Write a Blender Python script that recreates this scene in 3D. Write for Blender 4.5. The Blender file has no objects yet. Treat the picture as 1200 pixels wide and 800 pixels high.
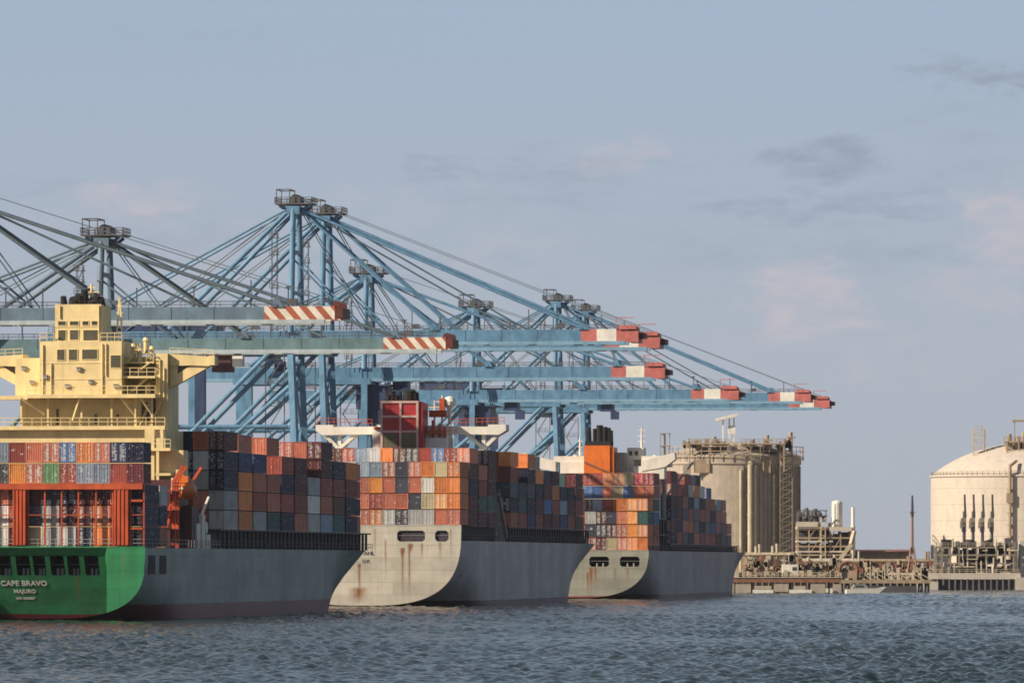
import bpy, math, random
import numpy as np
from mathutils import Vector, Matrix

random.seed(7)
SC = bpy.context.scene
COL = SC.collection
R = math.radians

# ------------------------------------------------------------------ camera, sky, sun, exposure
FOC = 8283.0          # focal length in pixels of a 1200 px wide picture
EYE = 8.1             # camera height above the water
HOR = 661.0           # row of the horizon in the 800 px high picture
cam_d = bpy.data.cameras.new('camera')
cam = bpy.data.objects.new('camera', cam_d)
COL.objects.link(cam)
cam_d.sensor_fit = 'HORIZONTAL'
cam_d.sensor_width = 36.0
cam_d.lens = 36.0 * FOC / 1200.0
cam_d.shift_y = (HOR - 400.0) / 1200.0
cam_d.clip_start = 1.0
cam_d.clip_end = 60000.0
cam.location = (0, 0, EYE)
cam.rotation_euler = (R(90), 0, 0)
SC.camera = cam

SUN_EL = R(31)
SUN_SIDE = R(66)      # how far the sun stands to the left of straight behind the camera
TO_SUN = Vector((-math.cos(SUN_EL) * math.sin(SUN_SIDE), -math.cos(SUN_EL) * math.cos(SUN_SIDE), math.sin(SUN_EL)))
sun_d = bpy.data.lights.new('sun', 'SUN')
sun_d.energy = 5.0
sun_d.angle = R(0.55)
sun_d.color = (1.0, 0.86, 0.68)
sun = bpy.data.objects.new('sun', sun_d)
COL.objects.link(sun)
sun.rotation_euler = TO_SUN.to_track_quat('Z', 'Y').to_euler()

world = bpy.data.worlds.new('World')
SC.world = world
world.use_nodes = True
wn, wl = world.node_tree.nodes, world.node_tree.links
wn.clear()
w_out = wn.new('ShaderNodeOutputWorld')
w_bg = wn.new('ShaderNodeBackground')
sky = wn.new('ShaderNodeTexSky')
sky.sky_type = 'NISHITA'
sky.sun_disc = False
sky.sun_elevation = SUN_EL
sky.sun_rotation = math.atan2(TO_SUN.x, TO_SUN.y)
sky.air_density = 1.0
sky.dust_density = 0.6
sky.ozone_density = 2.0
SKY_STRENGTH = 0.07
w_bg.inputs['Strength'].default_value = SKY_STRENGTH
# thin veil and broken low clouds, laid out by direction in the sky
tc = wn.new('ShaderNodeTexCoord')
def wmath(op, p, q=None, clamp=False):
    n = wn.new('ShaderNodeMath'); n.operation = op; n.use_clamp = clamp
    for i, v in enumerate((p, q)):
        if v is None: continue
        if hasattr(v, 'is_output'): wl.new(v, n.inputs[i])
        else: n.inputs[i].default_value = v
    return n.outputs[0]
wsep = wn.new('ShaderNodeSeparateXYZ'); wl.new(tc.outputs['Generated'], wsep.inputs[0])
EL = wsep.outputs['Z']
def wnoise(scale, loc, detail):
    mp_ = wn.new('ShaderNodeMapping'); mp_.inputs['Scale'].default_value = scale; mp_.inputs['Location'].default_value = loc
    n = wn.new('ShaderNodeTexNoise'); n.inputs['Scale'].default_value = 1.0; n.inputs['Detail'].default_value = detail; n.inputs['Roughness'].default_value = 0.6
    wl.new(tc.outputs['Generated'], mp_.inputs['Vector']); wl.new(mp_.outputs['Vector'], n.inputs['Vector'])
    return n.outputs['Fac']
AZ = wmath('ADD', wsep.outputs['X'], wmath('MULTIPLY', wmath('SUBTRACT', wnoise((120, 120, 260), (1, 2, 3), 5.0), 0.5), 0.030))
EW = wmath('ADD', EL, wmath('MULTIPLY', wmath('SUBTRACT', wnoise((110, 110, 300), (7, 5, 9), 6.0), 0.5), 0.013))
def bank(clouds, nz_):
    """broken clouds: soft lumps at given directions (azimuth, elevation, half widths, strength), torn by noise"""
    tot = None
    for az, el, ra, re, k in clouds:
        p = wmath('POWER', wmath('DIVIDE', wmath('SUBTRACT', AZ, az), ra), 2.0)
        q = wmath('POWER', wmath('DIVIDE', wmath('SUBTRACT', EW, el), re), 2.0)
        g_ = wmath('MULTIPLY', wmath('SUBTRACT', 1.0, wmath('ADD', p, q), True), k)
        tot = g_ if tot is None else wmath('MAXIMUM', tot, g_)
    t = wmath('SUBTRACT', wmath('ADD', tot, wmath('MULTIPLY', nz_, 2.4)), 1.42, True)
    return wmath('MULTIPLY', t, tot, True)
def D(px, py, rx, ry, k): return ((px - 600) / 8283.0, (661 - py) / 8283.0, rx * 1.35 / 8283.0, ry * 1.5 / 8283.0, k)
PALE = [D(720, 188, 70, 22, .9), D(950, 340, 75, 34, 1.0), D(945, 382, 95, 20, 1.0), D(1185, 268, 65, 44, 1.0), D(1160, 338, 90, 40, .75), D(165, 240, 95, 30, .9), D(60, 250, 120, 40, .5), D(560, 290, 150, 50, .5), D(330, 255, 110, 40, .45), D(1400, 300, 160, 50, 1), D(-300, 260, 200, 60, .9), D(250, 300, 260, 60, .55), D(480, 250, 160, 40, .5), D(1080, 420, 200, 50, .55), D(800, 420, 160, 40, .4)]
GREY = [D(1105, 84, 60, 22, 1.0), D(1190, 95, 60, 24, 1.0), D(968, 190, 75, 26, 1.0), D(970, 246, 170, 18, .85), D(1010, 296, 160, 24, .6), D(515, 198, 55, 14, .8), D(650, 200, 150, 24, .7), D(640, 235, 110, 18, .6), D(1130, 150, 120, 40, .45), D(40, 218, 110, 16, .5), D(1500, 180, 200, 50, 1), D(-260, 120, 200, 40, .8), D(200, 285, 240, 40, .55), D(480, 320, 200, 36, .5), D(820, 300, 150, 26, .5), D(1120, 215, 130, 24, .55), D(300, 40, 240, 26, .35)]
pale_fac = bank(PALE, wnoise((150, 150, 330), (3.1, 0.4, 0.55), 8.0))
grey_fac = bank(GREY, wnoise((110, 110, 380), (9.3, 2.2, 4.1), 8.0))
veil = wn.new('ShaderNodeMix'); veil.data_type = 'RGBA'
vr = wn.new('ShaderNodeValToRGB')                  # haze: bright and pale along the horizon, greyer and dimmer overhead
wl.new(EL, vr.inputs['Fac'])
vr.color_ramp.elements[0].position = 0.0; vr.color_ramp.elements[0].color = (0.435, 0.487, 0.61, 1)
vr.color_ramp.elements[1].position = 0.30; vr.color_ramp.elements[1].color = (0.19, 0.225, 0.275, 1)
el_ = vr.color_ramp.elements.new(0.045); el_.color = (0.41, 0.475, 0.62, 1)
el_ = vr.color_ramp.elements.new(0.085); el_.color = (0.385, 0.485, 0.65, 1)
el_ = vr.color_ramp.elements.new(0.15); el_.color = (0.27, 0.33, 0.41, 1)
vs_ = wn.new('ShaderNodeVectorMath'); vs_.operation = 'SCALE'; vs_.inputs['Scale'].default_value = 10.0
wl.new(vr.outputs['Color'], vs_.inputs[0]); wl.new(vs_.outputs[0], veil.inputs[7])
veil.inputs[0].default_value = 0.78
cl1 = wn.new('ShaderNodeMix'); cl1.data_type = 'RGBA'
cl1.inputs[7].default_value = (5.5, 5.35, 5.95, 1)
cl2 = wn.new('ShaderNodeMix'); cl2.data_type = 'RGBA'
cl2.inputs[7].default_value = (3.35, 3.95, 4.9, 1)
wl.new(sky.outputs['Color'], veil.inputs[6])
wl.new(veil.outputs[2], cl1.inputs[6])
wl.new(wmath('MULTIPLY', pale_fac, 1.0, True), cl1.inputs[0])
wl.new(cl1.outputs[2], cl2.inputs[6])
wl.new(wmath('MULTIPLY', grey_fac, 1.0, True), cl2.inputs[0])
wl.new(cl2.outputs[2], w_bg.inputs['Color'])
wl.new(w_bg.outputs[0], w_out.inputs['Surface'])

SC.view_settings.view_transform = 'Standard'
SC.view_settings.look = 'None'
SC.view_settings.exposure = 0.42
SC.view_settings.gamma = 1.0
SC.view_settings.use_curve_mapping = False
SC.cycles.max_bounces = 5
SC.cycles.diffuse_bounces = 2
SC.cycles.glossy_bounces = 3
SC.cycles.volume_bounces = 0
SC.cycles.pixel_filter_type = 'BLACKMAN_HARRIS'
SC.cycles.filter_width = 1.7

# ------------------------------------------------------------------ materials
def new_mat(name):
    m = bpy.data.materials.new(name)
    m.use_nodes = True
    nt = m.node_tree
    b = nt.nodes['Principled BSDF']
    return m, nt, b

def node(nt, kind, **kw):
    n = nt.nodes.new(kind)
    for k, v in kw.items():
        setattr(n, k, v)
    return n

def mixrgb(nt, fac, a, b):
    """a and b are sockets or colours, fac a socket or a number; gives back the mixed colour's socket"""
    n = nt.nodes.new('ShaderNodeMix'); n.data_type = 'RGBA'
    for s, v in ((0, fac), (6, a), (7, b)):
        if hasattr(v, 'is_output'):
            nt.links.new(v, n.inputs[s])
        else:
            n.inputs[s].default_value = v if s == 0 else (tuple(v) + (1,))[:4]
    return n.outputs[2]

def math_n(nt, op, a, b=None, clamp=False):
    n = nt.nodes.new('ShaderNodeMath'); n.operation = op; n.use_clamp = clamp
    for i, v in enumerate((a, b)):
        if v is None: continue
        if hasattr(v, 'is_output'): nt.links.new(v, n.inputs[i])
        else: n.inputs[i].default_value = v
    return n.outputs[0]

def noise(nt, scale_xyz, detail=4.0, rough=0.6, offset=(0, 0, 0), per_object=False):
    t = nt.nodes.new('ShaderNodeTexCoord')
    mpn = nt.nodes.new('ShaderNodeMapping')
    mpn.inputs['Scale'].default_value = scale_xyz
    mpn.inputs['Location'].default_value = offset
    nt.links.new(t.outputs['Object'], mpn.inputs['Vector'])
    v = mpn.outputs['Vector']
    if per_object:
        oi = nt.nodes.new('ShaderNodeObjectInfo')
        ad = nt.nodes.new('ShaderNodeVectorMath'); ad.operation = 'ADD'
        sc = nt.nodes.new('ShaderNodeVectorMath'); sc.operation = 'SCALE'
        cb = nt.nodes.new('ShaderNodeCombineXYZ')
        nt.links.new(oi.outputs['Random'], cb.inputs[0]); nt.links.new(oi.outputs['Random'], cb.inputs[1])
        nt.links.new(cb.outputs[0], sc.inputs[0]); sc.inputs['Scale'].default_value = 137.0
        nt.links.new(v, ad.inputs[0]); nt.links.new(sc.outputs[0], ad.inputs[1])
        v = ad.outputs[0]
    n = nt.nodes.new('ShaderNodeTexNoise')
    n.inputs['Scale'].default_value = 1.0
    n.inputs['Detail'].default_value = detail
    n.inputs['Roughness'].default_value = rough
    nt.links.new(v, n.inputs['Vector'])
    return n.outputs['Fac']

def ramp(nt, fac, p0, p1):
    n = nt.nodes.new('ShaderNodeMapRange')
    n.inputs['From Min'].default_value = p0; n.inputs['From Max'].default_value = p1
    nt.links.new(fac, n.inputs['Value'])
    return n.outputs['Result']

def shade(c, k):
    return tuple(max(0.0, min(1.0, x * k)) for x in c)

MATS = {}
def paint(name, c, rough=0.55, wear=0.35, rust=0.0, streak=(0.5, 0.5, 0.05), spec=0.35, metallic=0.0, rust_col=(0.16, 0.065, 0.025)):
    """painted steel or concrete: patchy tone, dirt and, where asked, rust that runs down"""
    if name in MATS: return MATS[name]
    m, nt, b = new_mat(name)
    f = ramp(nt, noise(nt, (0.45, 0.45, 0.3), 6.0, 0.65, per_object=True), 0.3, 0.72)
    c1 = mixrgb(nt, f, shade(c, 1 - wear), shade(c, 1 + wear * 0.45))
    st = ramp(nt, noise(nt, streak, 5.0, 0.7, (5, 2, 1)), 0.56, 0.78)
    dirt = math_n(nt, 'MULTIPLY', st, 0.45)
    c2 = mixrgb(nt, dirt, c1, shade(c, 0.35))
    if rust > 0:
        rs = ramp(nt, noise(nt, (streak[0] * 0.7, streak[1] * 0.7, streak[2] * 1.2), 6.0, 0.75, (11, 7, 3)), 0.60, 0.80)
        c2 = mixrgb(nt, math_n(nt, 'MULTIPLY', rs, rust), c2, rust_col)
    nt.links.new(c2, b.inputs['Base Color'])
    b.inputs['Roughness'].default_value = rough
    b.inputs['Metallic'].default_value = metallic
    b.inputs['Specular IOR Level'].default_value = spec
    MATS[name] = m
    return m

def hull_paint(name, c, boot, z_boot, rust=0.5, streak=(0.3, 0.3, 0.03), dirt=0.5, runs=()):
    """ship's side: topside colour above z_boot, antifouling below, run-down rust and salt"""
    m, nt, b = new_mat(name)
    t = node(nt, 'ShaderNodeTexCoord')
    sp = node(nt, 'ShaderNodeSeparateXYZ')
    nt.links.new(t.outputs['Object'], sp.inputs[0])
    wob = noise(nt, (0.15, 0.15, 0.4), 4.0)
    z = math_n(nt, 'ADD', sp.outputs['Z'], math_n(nt, 'MULTIPLY', math_n(nt, 'SUBTRACT', wob, 0.5), 0.5))
    isboot = math_n(nt, 'LESS_THAN', z, z_boot)
    f = ramp(nt, noise(nt, (0.12, 0.12, 0.2), 7.0, 0.65), 0.3, 0.7)
    c1 = mixrgb(nt, f, shade(c, 0.72), shade(c, 1.15))
    # plate seams: faint panel tone
    br = node(nt, 'ShaderNodeTexVoronoi'); br.distance = 'CHEBYCHEV'
    mp_ = node(nt, 'ShaderNodeMapping'); mp_.inputs['Scale'].default_value = (0.09, 0.09, 0.35)
    nt.links.new(t.outputs['Object'], mp_.inputs['Vector']); nt.links.new(mp_.outputs['Vector'], br.inputs['Vector'])
    br.inputs['Scale'].default_value = 1.0
    sr = node(nt, 'ShaderNodeSeparateXYZ'); nt.links.new(br.outputs['Color'], sr.inputs[0])
    c1 = mixrgb(nt, math_n(nt, 'MULTIPLY', sr.outputs[0], 0.16), c1, shade(c, 0.45))
    # plating: rows of plates of slightly different tone with thin seams
    cbn = node(nt, 'ShaderNodeCombineXYZ')
    nt.links.new(math_n(nt, 'ADD', sp.outputs['X'], sp.outputs['Y']), cbn.inputs[0]); nt.links.new(sp.outputs['Z'], cbn.inputs[1])
    pl = node(nt, 'ShaderNodeTexBrick'); nt.links.new(cbn.outputs[0], pl.inputs['Vector'])
    pl.inputs['Scale'].default_value = 1.0; pl.inputs['Brick Width'].default_value = 13.0; pl.inputs['Row Height'].default_value = 2.35
    pl.inputs['Mortar Size'].default_value = 0.05; pl.inputs['Mortar Smooth'].default_value = 0.6
    pl.inputs['Color1'].default_value = (0.88, 0.88, 0.88, 1); pl.inputs['Color2'].default_value = (1.1, 1.1, 1.1, 1); pl.inputs['Mortar'].default_value = (0.6, 0.57, 0.54, 1)
    ml = node(nt, 'ShaderNodeMix'); ml.data_type = 'RGBA'; ml.blend_type = 'MULTIPLY'; ml.inputs[0].default_value = 0.85
    nt.links.new(c1, ml.inputs[6]); nt.links.new(pl.outputs['Color'], ml.inputs[7]); c1 = ml.outputs[2]
    st = ramp(nt, noise(nt, streak, 6.0, 0.7, (4, 1, 2)), 0.46, 0.70)
    c2 = mixrgb(nt, math_n(nt, 'MULTIPLY', st, dirt), c1, shade(c, 0.33))
    st2 = ramp(nt, noise(nt, (streak[0] * 1.7, streak[1] * 1.7, streak[2]), 4.0, 0.6, (9, 3, 8)), 0.58, 0.75)
    c2 = mixrgb(nt, math_n(nt, 'MULTIPLY', st2, 0.3), c2, shade(c, 1.6))
    rs = ramp(nt, noise(nt, (streak[0] * 0.8, streak[1] * 0.8, streak[2] * 1.5), 6.0, 0.78, (21, 13, 4)), 0.62, 0.8)
    c3 = mixrgb(nt, math_n(nt, 'MULTIPLY', rs, rust), c2, (0.20, 0.085, 0.035))
    for v, zt, zb, w, k in runs:                          # rust weeping from fairleads and scuppers: (inboard, top, foot, half width, strength)
        rn = noise(nt, (3.0, 3.0, 0.35), 5.0, 0.7, (v, zt, 0))
        dx = math_n(nt, 'ABSOLUTE', math_n(nt, 'ADD', math_n(nt, 'ADD', sp.outputs['X'], v), math_n(nt, 'MULTIPLY', math_n(nt, 'SUBTRACT', wob, 0.5), w)))
        mx_ = math_n(nt, 'SUBTRACT', 1.0, math_n(nt, 'DIVIDE', dx, w), True)
        up = math_n(nt, 'DIVIDE', math_n(nt, 'SUBTRACT', zt, sp.outputs['Z']), 0.4, True)
        dn = math_n(nt, 'DIVIDE', math_n(nt, 'SUBTRACT', sp.outputs['Z'], zb), max(0.5, (zt - zb) * 0.7), True)
        q = math_n(nt, 'MULTIPLY', math_n(nt, 'MULTIPLY', mx_, up), math_n(nt, 'MULTIPLY', dn, math_n(nt, 'MULTIPLY', rn, 2.0 * k)), True)
        c3 = mixrgb(nt, q, c3, (0.21, 0.085, 0.025))
    cb = mixrgb(nt, f, shade(boot, 0.5), shade(boot, 1.1))
    c4 = mixrgb(nt, isboot, c3, cb)
    nt.links.new(c4, b.inputs['Base Color'])
    b.inputs['Roughness'].default_value = 0.5
    b.inputs['Specular IOR Level'].default_value = 0.35
    return m

def stripes(name, a, c, period, axis_mix):
    m, nt, b = new_mat(name)
    t = node(nt, 'ShaderNodeTexCoord'); sp = node(nt, 'ShaderNodeSeparateXYZ')
    nt.links.new(t.outputs['Object'], sp.inputs[0])
    d = math_n(nt, 'ADD', sp.outputs['X'], math_n(nt, 'MULTIPLY', sp.outputs['Z'], axis_mix))
    fr = math_n(nt, 'FRACT', math_n(nt, 'DIVIDE', d, period))
    g = math_n(nt, 'GREATER_THAN', fr, 0.5)
    f = ramp(nt, noise(nt, (0.6, 0.6, 0.6), 5.0), 0.3, 0.7)
    ca = mixrgb(nt, f, shade(a, 0.7), a); cc = mixrgb(nt, f, shade(c, 0.7), c)
    nt.links.new(mixrgb(nt, g, ca, cc), b.inputs['Base Color'])
    b.inputs['Roughness'].default_value = 0.5
    return m

def container_mats():
    def base(door):
        m, nt, b = new_mat('container_door_paint' if door else 'container_paint')
        oi = node(nt, 'ShaderNodeObjectInfo')
        hs = node(nt, 'ShaderNodeHueSaturation')
        nt.links.new(oi.outputs['Color'], hs.inputs['Color'])
        nt.links.new(math_n(nt, 'ADD', math_n(nt, 'MULTIPLY', oi.outputs['Random'], 0.5), 0.75), hs.inputs['Value'])
        hs.inputs['Saturation'].default_value = 0.92
        f = ramp(nt, noise(nt, (0.8, 0.5, 0.6), 6.0, 0.65, per_object=True), 0.52, 0.75)
        c = mixrgb(nt, math_n(nt, 'MULTIPLY', f, 0.6), hs.outputs['Color'], (0.10, 0.05, 0.035))
        t = node(nt, 'ShaderNodeTexCoord'); sp = node(nt, 'ShaderNodeSeparateXYZ')
        nt.links.new(t.outputs['Object'], sp.inputs[0])
        if door:
            # stencilled marks and placards: pale blotches in two columns, as many as the box happens to carry
            ns = noise(nt, (3.4, 1.0, 4.0), 3.0, 0.75, per_object=True)
            ax = math_n(nt, 'ABSOLUTE', sp.outputs['X'])
            band = math_n(nt, 'MULTIPLY', math_n(nt, 'GREATER_THAN', ax, 0.22), math_n(nt, 'LESS_THAN', ax, 1.02))
            thr = math_n(nt, 'ADD', math_n(nt, 'MULTIPLY', math_n(nt, 'FRACT', math_n(nt, 'MULTIPLY', oi.outputs['Random'], 17.3)), 0.20), 0.44)
            mk = math_n(nt, 'MULTIPLY', math_n(nt, 'GREATER_THAN', ns, thr), band)
            c = mixrgb(nt, math_n(nt, 'MULTIPLY', mk, 0.72), c, (0.62, 0.6, 0.56))
        else:
            ns = noise(nt, (0.6, 0.75, 1.5), 3.0, 0.75, per_object=True)
            band = math_n(nt, 'MULTIPLY', math_n(nt, 'GREATER_THAN', sp.outputs['Z'], 0.9), math_n(nt, 'LESS_THAN', sp.outputs['Z'], 2.3))
            mk = math_n(nt, 'MULTIPLY', math_n(nt, 'GREATER_THAN', ns, 0.635), band)
            c = mixrgb(nt, math_n(nt, 'MULTIPLY', mk, 0.75), c, (0.6, 0.6, 0.6))
        nt.links.new(c, b.inputs['Base Color'])
        b.inputs['Roughness'].default_value = 0.55
        b.inputs['Specular IOR Level'].default_value = 0.3
        return m
    return base(False), base(True)
M_BOX, M_DOOR = container_mats()

OLD_STEEL = paint('weathered_grey_blue_steel', (0.135, 0.205, 0.27), 0.5, 0.35, 0.25, (0.5, 0.5, 0.2))
OLD_GREEN = paint('weathered_green_grey_steel', (0.135, 0.225, 0.25), 0.5, 0.35, 0.25, (0.5, 0.5, 0.2))
NEW_STEEL = paint('light_blue_crane_steel', (0.115, 0.25, 0.395), 0.45, 0.4, 0.22, (0.35, 0.35, 0.12))
DARK_STEEL = paint('dark_blue_machinery_steel', (0.035, 0.06, 0.14), 0.5, 0.4, 0.2)
GREY_STEEL = paint('grey_walkway_steel', (0.10, 0.10, 0.11), 0.6, 0.4, 0.3)
ROPE = paint('greased_stay_steel', (0.10, 0.14, 0.17), 0.5, 0.3, 0.15)
PALE_FLANGE = paint('pale_worn_rail_steel', (0.42, 0.50, 0.53), 0.5, 0.3, 0.2)
NEW_FLANGE = paint('pale_blue_rail_steel', (0.20, 0.36, 0.50), 0.5, 0.25, 0.1)
TIP_RED = paint('faded_red_warning_paint', (0.52, 0.16, 0.145), 0.5, 0.35, 0.1)
TIP_WHITE = paint('white_warning_paint', (0.78, 0.75, 0.68), 0.5, 0.25, 0.1)
TIP_DARK = paint('dark_red_sheave_steel', (0.12, 0.03, 0.025), 0.6, 0.4, 0.3)
STRIPE = stripes('red_white_stripe_paint', (0.80, 0.74, 0.64), (0.42, 0.12, 0.06), 2.7, 0.85)
CREAM = paint('cream_yellow_ship_paint', (0.80, 0.63, 0.32), 0.55, 0.22, 0.3, (0.6, 0.6, 0.06), rust_col=(0.30, 0.15, 0.05))
WHITE = paint('white_ship_paint', (0.76, 0.72, 0.64), 0.5, 0.2, 0.2, (0.6, 0.6, 0.08))
GREYISH = paint('grey_ship_paint', (0.33, 0.33, 0.32), 0.55, 0.3, 0.3, (0.6, 0.6, 0.08))
ORANGE = paint('orange_ship_paint', (0.70, 0.17, 0.025), 0.5, 0.25, 0.2, (0.6, 0.6, 0.1))
REDLEAD = paint('orange_red_lashing_steel', (0.52, 0.088, 0.03), 0.55, 0.35, 0.35, (0.8, 0.8, 0.1))
FUNNEL_RED = paint('red_funnel_paint', (0.42, 0.035, 0.04), 0.5, 0.25, 0.1, (0.6, 0.6, 0.1))
OLIVE = paint('olive_louvre_paint', (0.16, 0.15, 0.085), 0.6, 0.3, 0.1)
SOOT = paint('sooty_black_steel', (0.018, 0.017, 0.018), 0.7, 0.4, 0.05)
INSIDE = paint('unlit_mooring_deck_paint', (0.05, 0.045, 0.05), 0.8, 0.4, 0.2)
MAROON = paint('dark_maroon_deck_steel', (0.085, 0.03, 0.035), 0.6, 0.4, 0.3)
COAMING = paint('dark_violet_grey_coaming', (0.055, 0.045, 0.06), 0.6, 0.4, 0.2)
LETTER = paint('white_letter_paint', (0.78, 0.78, 0.74), 0.5, 0.15)
LETTER_DARK = paint('dark_letter_paint', (0.13, 0.125, 0.12), 0.6, 0.5)
CONCRETE = paint('sun_bleached_concrete', (0.395, 0.34, 0.28), 0.85, 0.22, 0.0, (0.25, 0.25, 0.03), 0.2)
CONC_PALE = paint('pale_tank_concrete', (0.54, 0.475, 0.405), 0.8, 0.14, 0.0, (0.2, 0.2, 0.03), 0.2)
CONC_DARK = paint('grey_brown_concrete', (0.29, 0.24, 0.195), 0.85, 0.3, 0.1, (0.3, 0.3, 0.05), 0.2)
PIPE = paint('sandy_pipe_lagging', (0.52, 0.44, 0.32), 0.5, 0.25, 0.25)
RUSTY = paint('rusty_brown_steel', (0.26, 0.12, 0.075), 0.7, 0.4, 0.4)
TAN = paint('tan_process_steel', (0.38, 0.29, 0.20), 0.6, 0.35, 0.3)
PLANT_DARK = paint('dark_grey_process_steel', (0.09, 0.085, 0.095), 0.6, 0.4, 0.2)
MAST_RED = paint('faded_orange_mast_paint', (0.28, 0.16, 0.115), 0.6, 0.3, 0.2)

def glass_mat():
    m, nt, b = new_mat('dusty_window_glass')
    f = ramp(nt, noise(nt, (1.2, 1.2, 1.2), 4.0, per_object=True), 0.3, 0.7)
    nt.links.new(mixrgb(nt, f, (0.03, 0.028, 0.02), (0.09, 0.08, 0.055)), b.inputs['Base Color'])
    b.inputs['Roughness'].default_value = 0.15
    return m
GLASS = glass_mat()

# ------------------------------------------------------------------ mesh collecting
class MB:
    def __init__(self):
        self.v, self.f, self.m = [], [], []
    def face(self, pts, m=0):
        n = len(self.v); self.v += [tuple(p) for p in pts]
        self.f.append(tuple(range(n, n + len(pts)))); self.m.append(m)
    def hexa(self, p, m=0):
        n = len(self.v); self.v += [tuple(q) for q in p]
        for q in ((0, 3, 2, 1), (4, 5, 6, 7), (0, 1, 5, 4), (1, 2, 6, 5), (2, 3, 7, 6), (3, 0, 4, 7)):
            self.f.append(tuple(n + i for i in q)); self.m.append(m)
        return self
    def box(self, x0, x1, y0, y1, z0, z1, m=0):
        return self.hexa([(x0, y0, z0), (x1, y0, z0), (x1, y1, z0), (x0, y1, z0), (x0, y0, z1), (x1, y0, z1), (x1, y1, z1), (x0, y1, z1)], m)
    def bar(self, a, b, w, h=None, m=0):
        """square bar from a to b, w wide, h deep"""
        h = h or w
        a, b = Vector(a), Vector(b)
        d = (b - a).normalized()
        s = d.cross(Vector((0, 0, 1)))
        if s.length < 1e-4: s = Vector((1, 0, 0))
        s.normalize(); u = s.cross(d).normalized()
        s, u = s * w * 0.5, u * h * 0.5
        return self.hexa([a - s - u, a + s - u, a + s + u, a - s + u, b - s - u, b + s - u, b + s + u, b - s + u], m)
    def tube(self, a, b, r, r2=None, n=10, m=0, caps=True):
        r2 = r if r2 is None else r2
        a, b = Vector(a), Vector(b)
        d = (b - a).normalized()
        s = d.cross(Vector((0, 0, 1)))
        if s.length < 1e-4: s = Vector((1, 0, 0))
        s.normalize(); u = s.cross(d)
        k = len(self.v)
        for c, rr in ((a, r), (b, r2)):
            for i in range(n):
                t = 2 * math.pi * i / n
                self.v.append(tuple(c + s * (rr * math.cos(t)) + u * (rr * math.sin(t))))
        for i in range(n):
            j = (i + 1) % n
            self.f.append((k + i, k + j, k + n + j, k + n + i)); self.m.append(m)
        if caps:
            self.f.append(tuple(k + i for i in reversed(range(n)))); self.m.append(m)
            self.f.append(tuple(k + n + i for i in range(n))); self.m.append(m)
        return self
    def lathe(self, c, prof, n=40, m=0):
        """prof: (radius, z) pairs from bottom to top round a vertical axis through c"""
        k = len(self.v)
        for r, z in prof:
            for i in range(n):
                t = 2 * math.pi * i / n
                self.v.append((c[0] + r * math.cos(t), c[1] + r * math.sin(t), c[2] + z))
        for q in range(len(prof) - 1):
            for i in range(n):
                j = (i + 1) % n
                self.f.append((k + q * n + i, k + q * n + j, k + (q + 1) * n + j, k + (q + 1) * n + i)); self.m.append(m)
        return self
    def prism(self, pts, axis, a, b, m=0):
        """closed outline pts (2-D) pushed along an axis 'x', 'y' or 'z' from a to b"""
        def P(p, t):
            return {'x': (t, p[0], p[1]), 'y': (p[0], t, p[1]), 'z': (p[0], p[1], t)}[axis]
        k, n = len(self.v), len(pts)
        self.v += [P(p, a) for p in pts] + [P(p, b) for p in pts]
        self.f.append(tuple(k + i for i in range(n))); self.m.append(m)
        self.f.append(tuple(k + n + i for i in reversed(range(n)))); self.m.append(m)
        for i in range(n):
            j = (i + 1) % n
            self.f.append((k + i, k + n + i, k + n + j, k + j)); self.m.append(m)
        return self
    def rail(self, pts, h=1.1, step=2.0, t=0.07, m=0):
        """handrail with posts along a line"""
        for a, b in zip(pts[:-1], pts[1:]):
            a, b = Vector(a), Vector(b); L = (b - a).length
            for z in (h, h * 0.5):
                self.bar(a + Vector((0, 0, z)), b + Vector((0, 0, z)), t, t, m)
            k = max(1, int(L / step))
            for i in range(k + 1):
                p = a.lerp(b, i / k)
                self.bar(p, p + Vector((0, 0, h)), t, t, m)
        return self
    def mesh(self, name, mats, smooth=False):
        me = bpy.data.meshes.new(name)
        me.from_pydata(self.v, [], self.f)
        for mm in (mats if isinstance(mats, (list, tuple)) else [mats]): me.materials.append(mm)
        me.polygons.foreach_set('material_index', self.m)
        if smooth: me.polygons.foreach_set('use_smooth', [True] * len(self.f))
        me.update()
        return me
    def build(self, name, mats, parent=None, smooth=False, label=None):
        o = bpy.data.objects.new(name, self.mesh(name, mats, smooth))
        COL.objects.link(o)
        if parent is not None: o.parent = parent
        if label: o['label'] = label
        return o

def tag(o, label=None, cat=None, group=None, kind=None):
    for k, v in (('label', label), ('category', cat), ('group', group), ('kind', kind)):
        if v: o[k] = v
    return o

def empty(name, loc, rz=0.0):
    o = bpy.data.objects.new(name, None)
    o.location = loc; o.rotation_euler = (0, 0, rz)
    o.empty_display_size = 2.0
    COL.objects.link(o)
    return o

def copy_tree(o, parent=None):
    c = o.copy(); COL.objects.link(c)
    if parent is not None: c.parent = parent
    for ch in [x for x in KIDS.get(o, [])]:
        copy_tree(ch, c)
    return c
KIDS = {}

# ------------------------------------------------------------------ where the quay runs
QD = Vector((0.1309, 1.0, 0)).normalized()         # along the quay, away from the camera
QR = Vector((QD.y, -QD.x, 0))                      # towards open water
QROT = -math.atan2(QD.x, QD.y)
def shipline(z):                                   # the ships' outer sides all lie on this line
    return Vector((-52.4 + 0.1309 * (z - 1010.0), z, 0))

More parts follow.
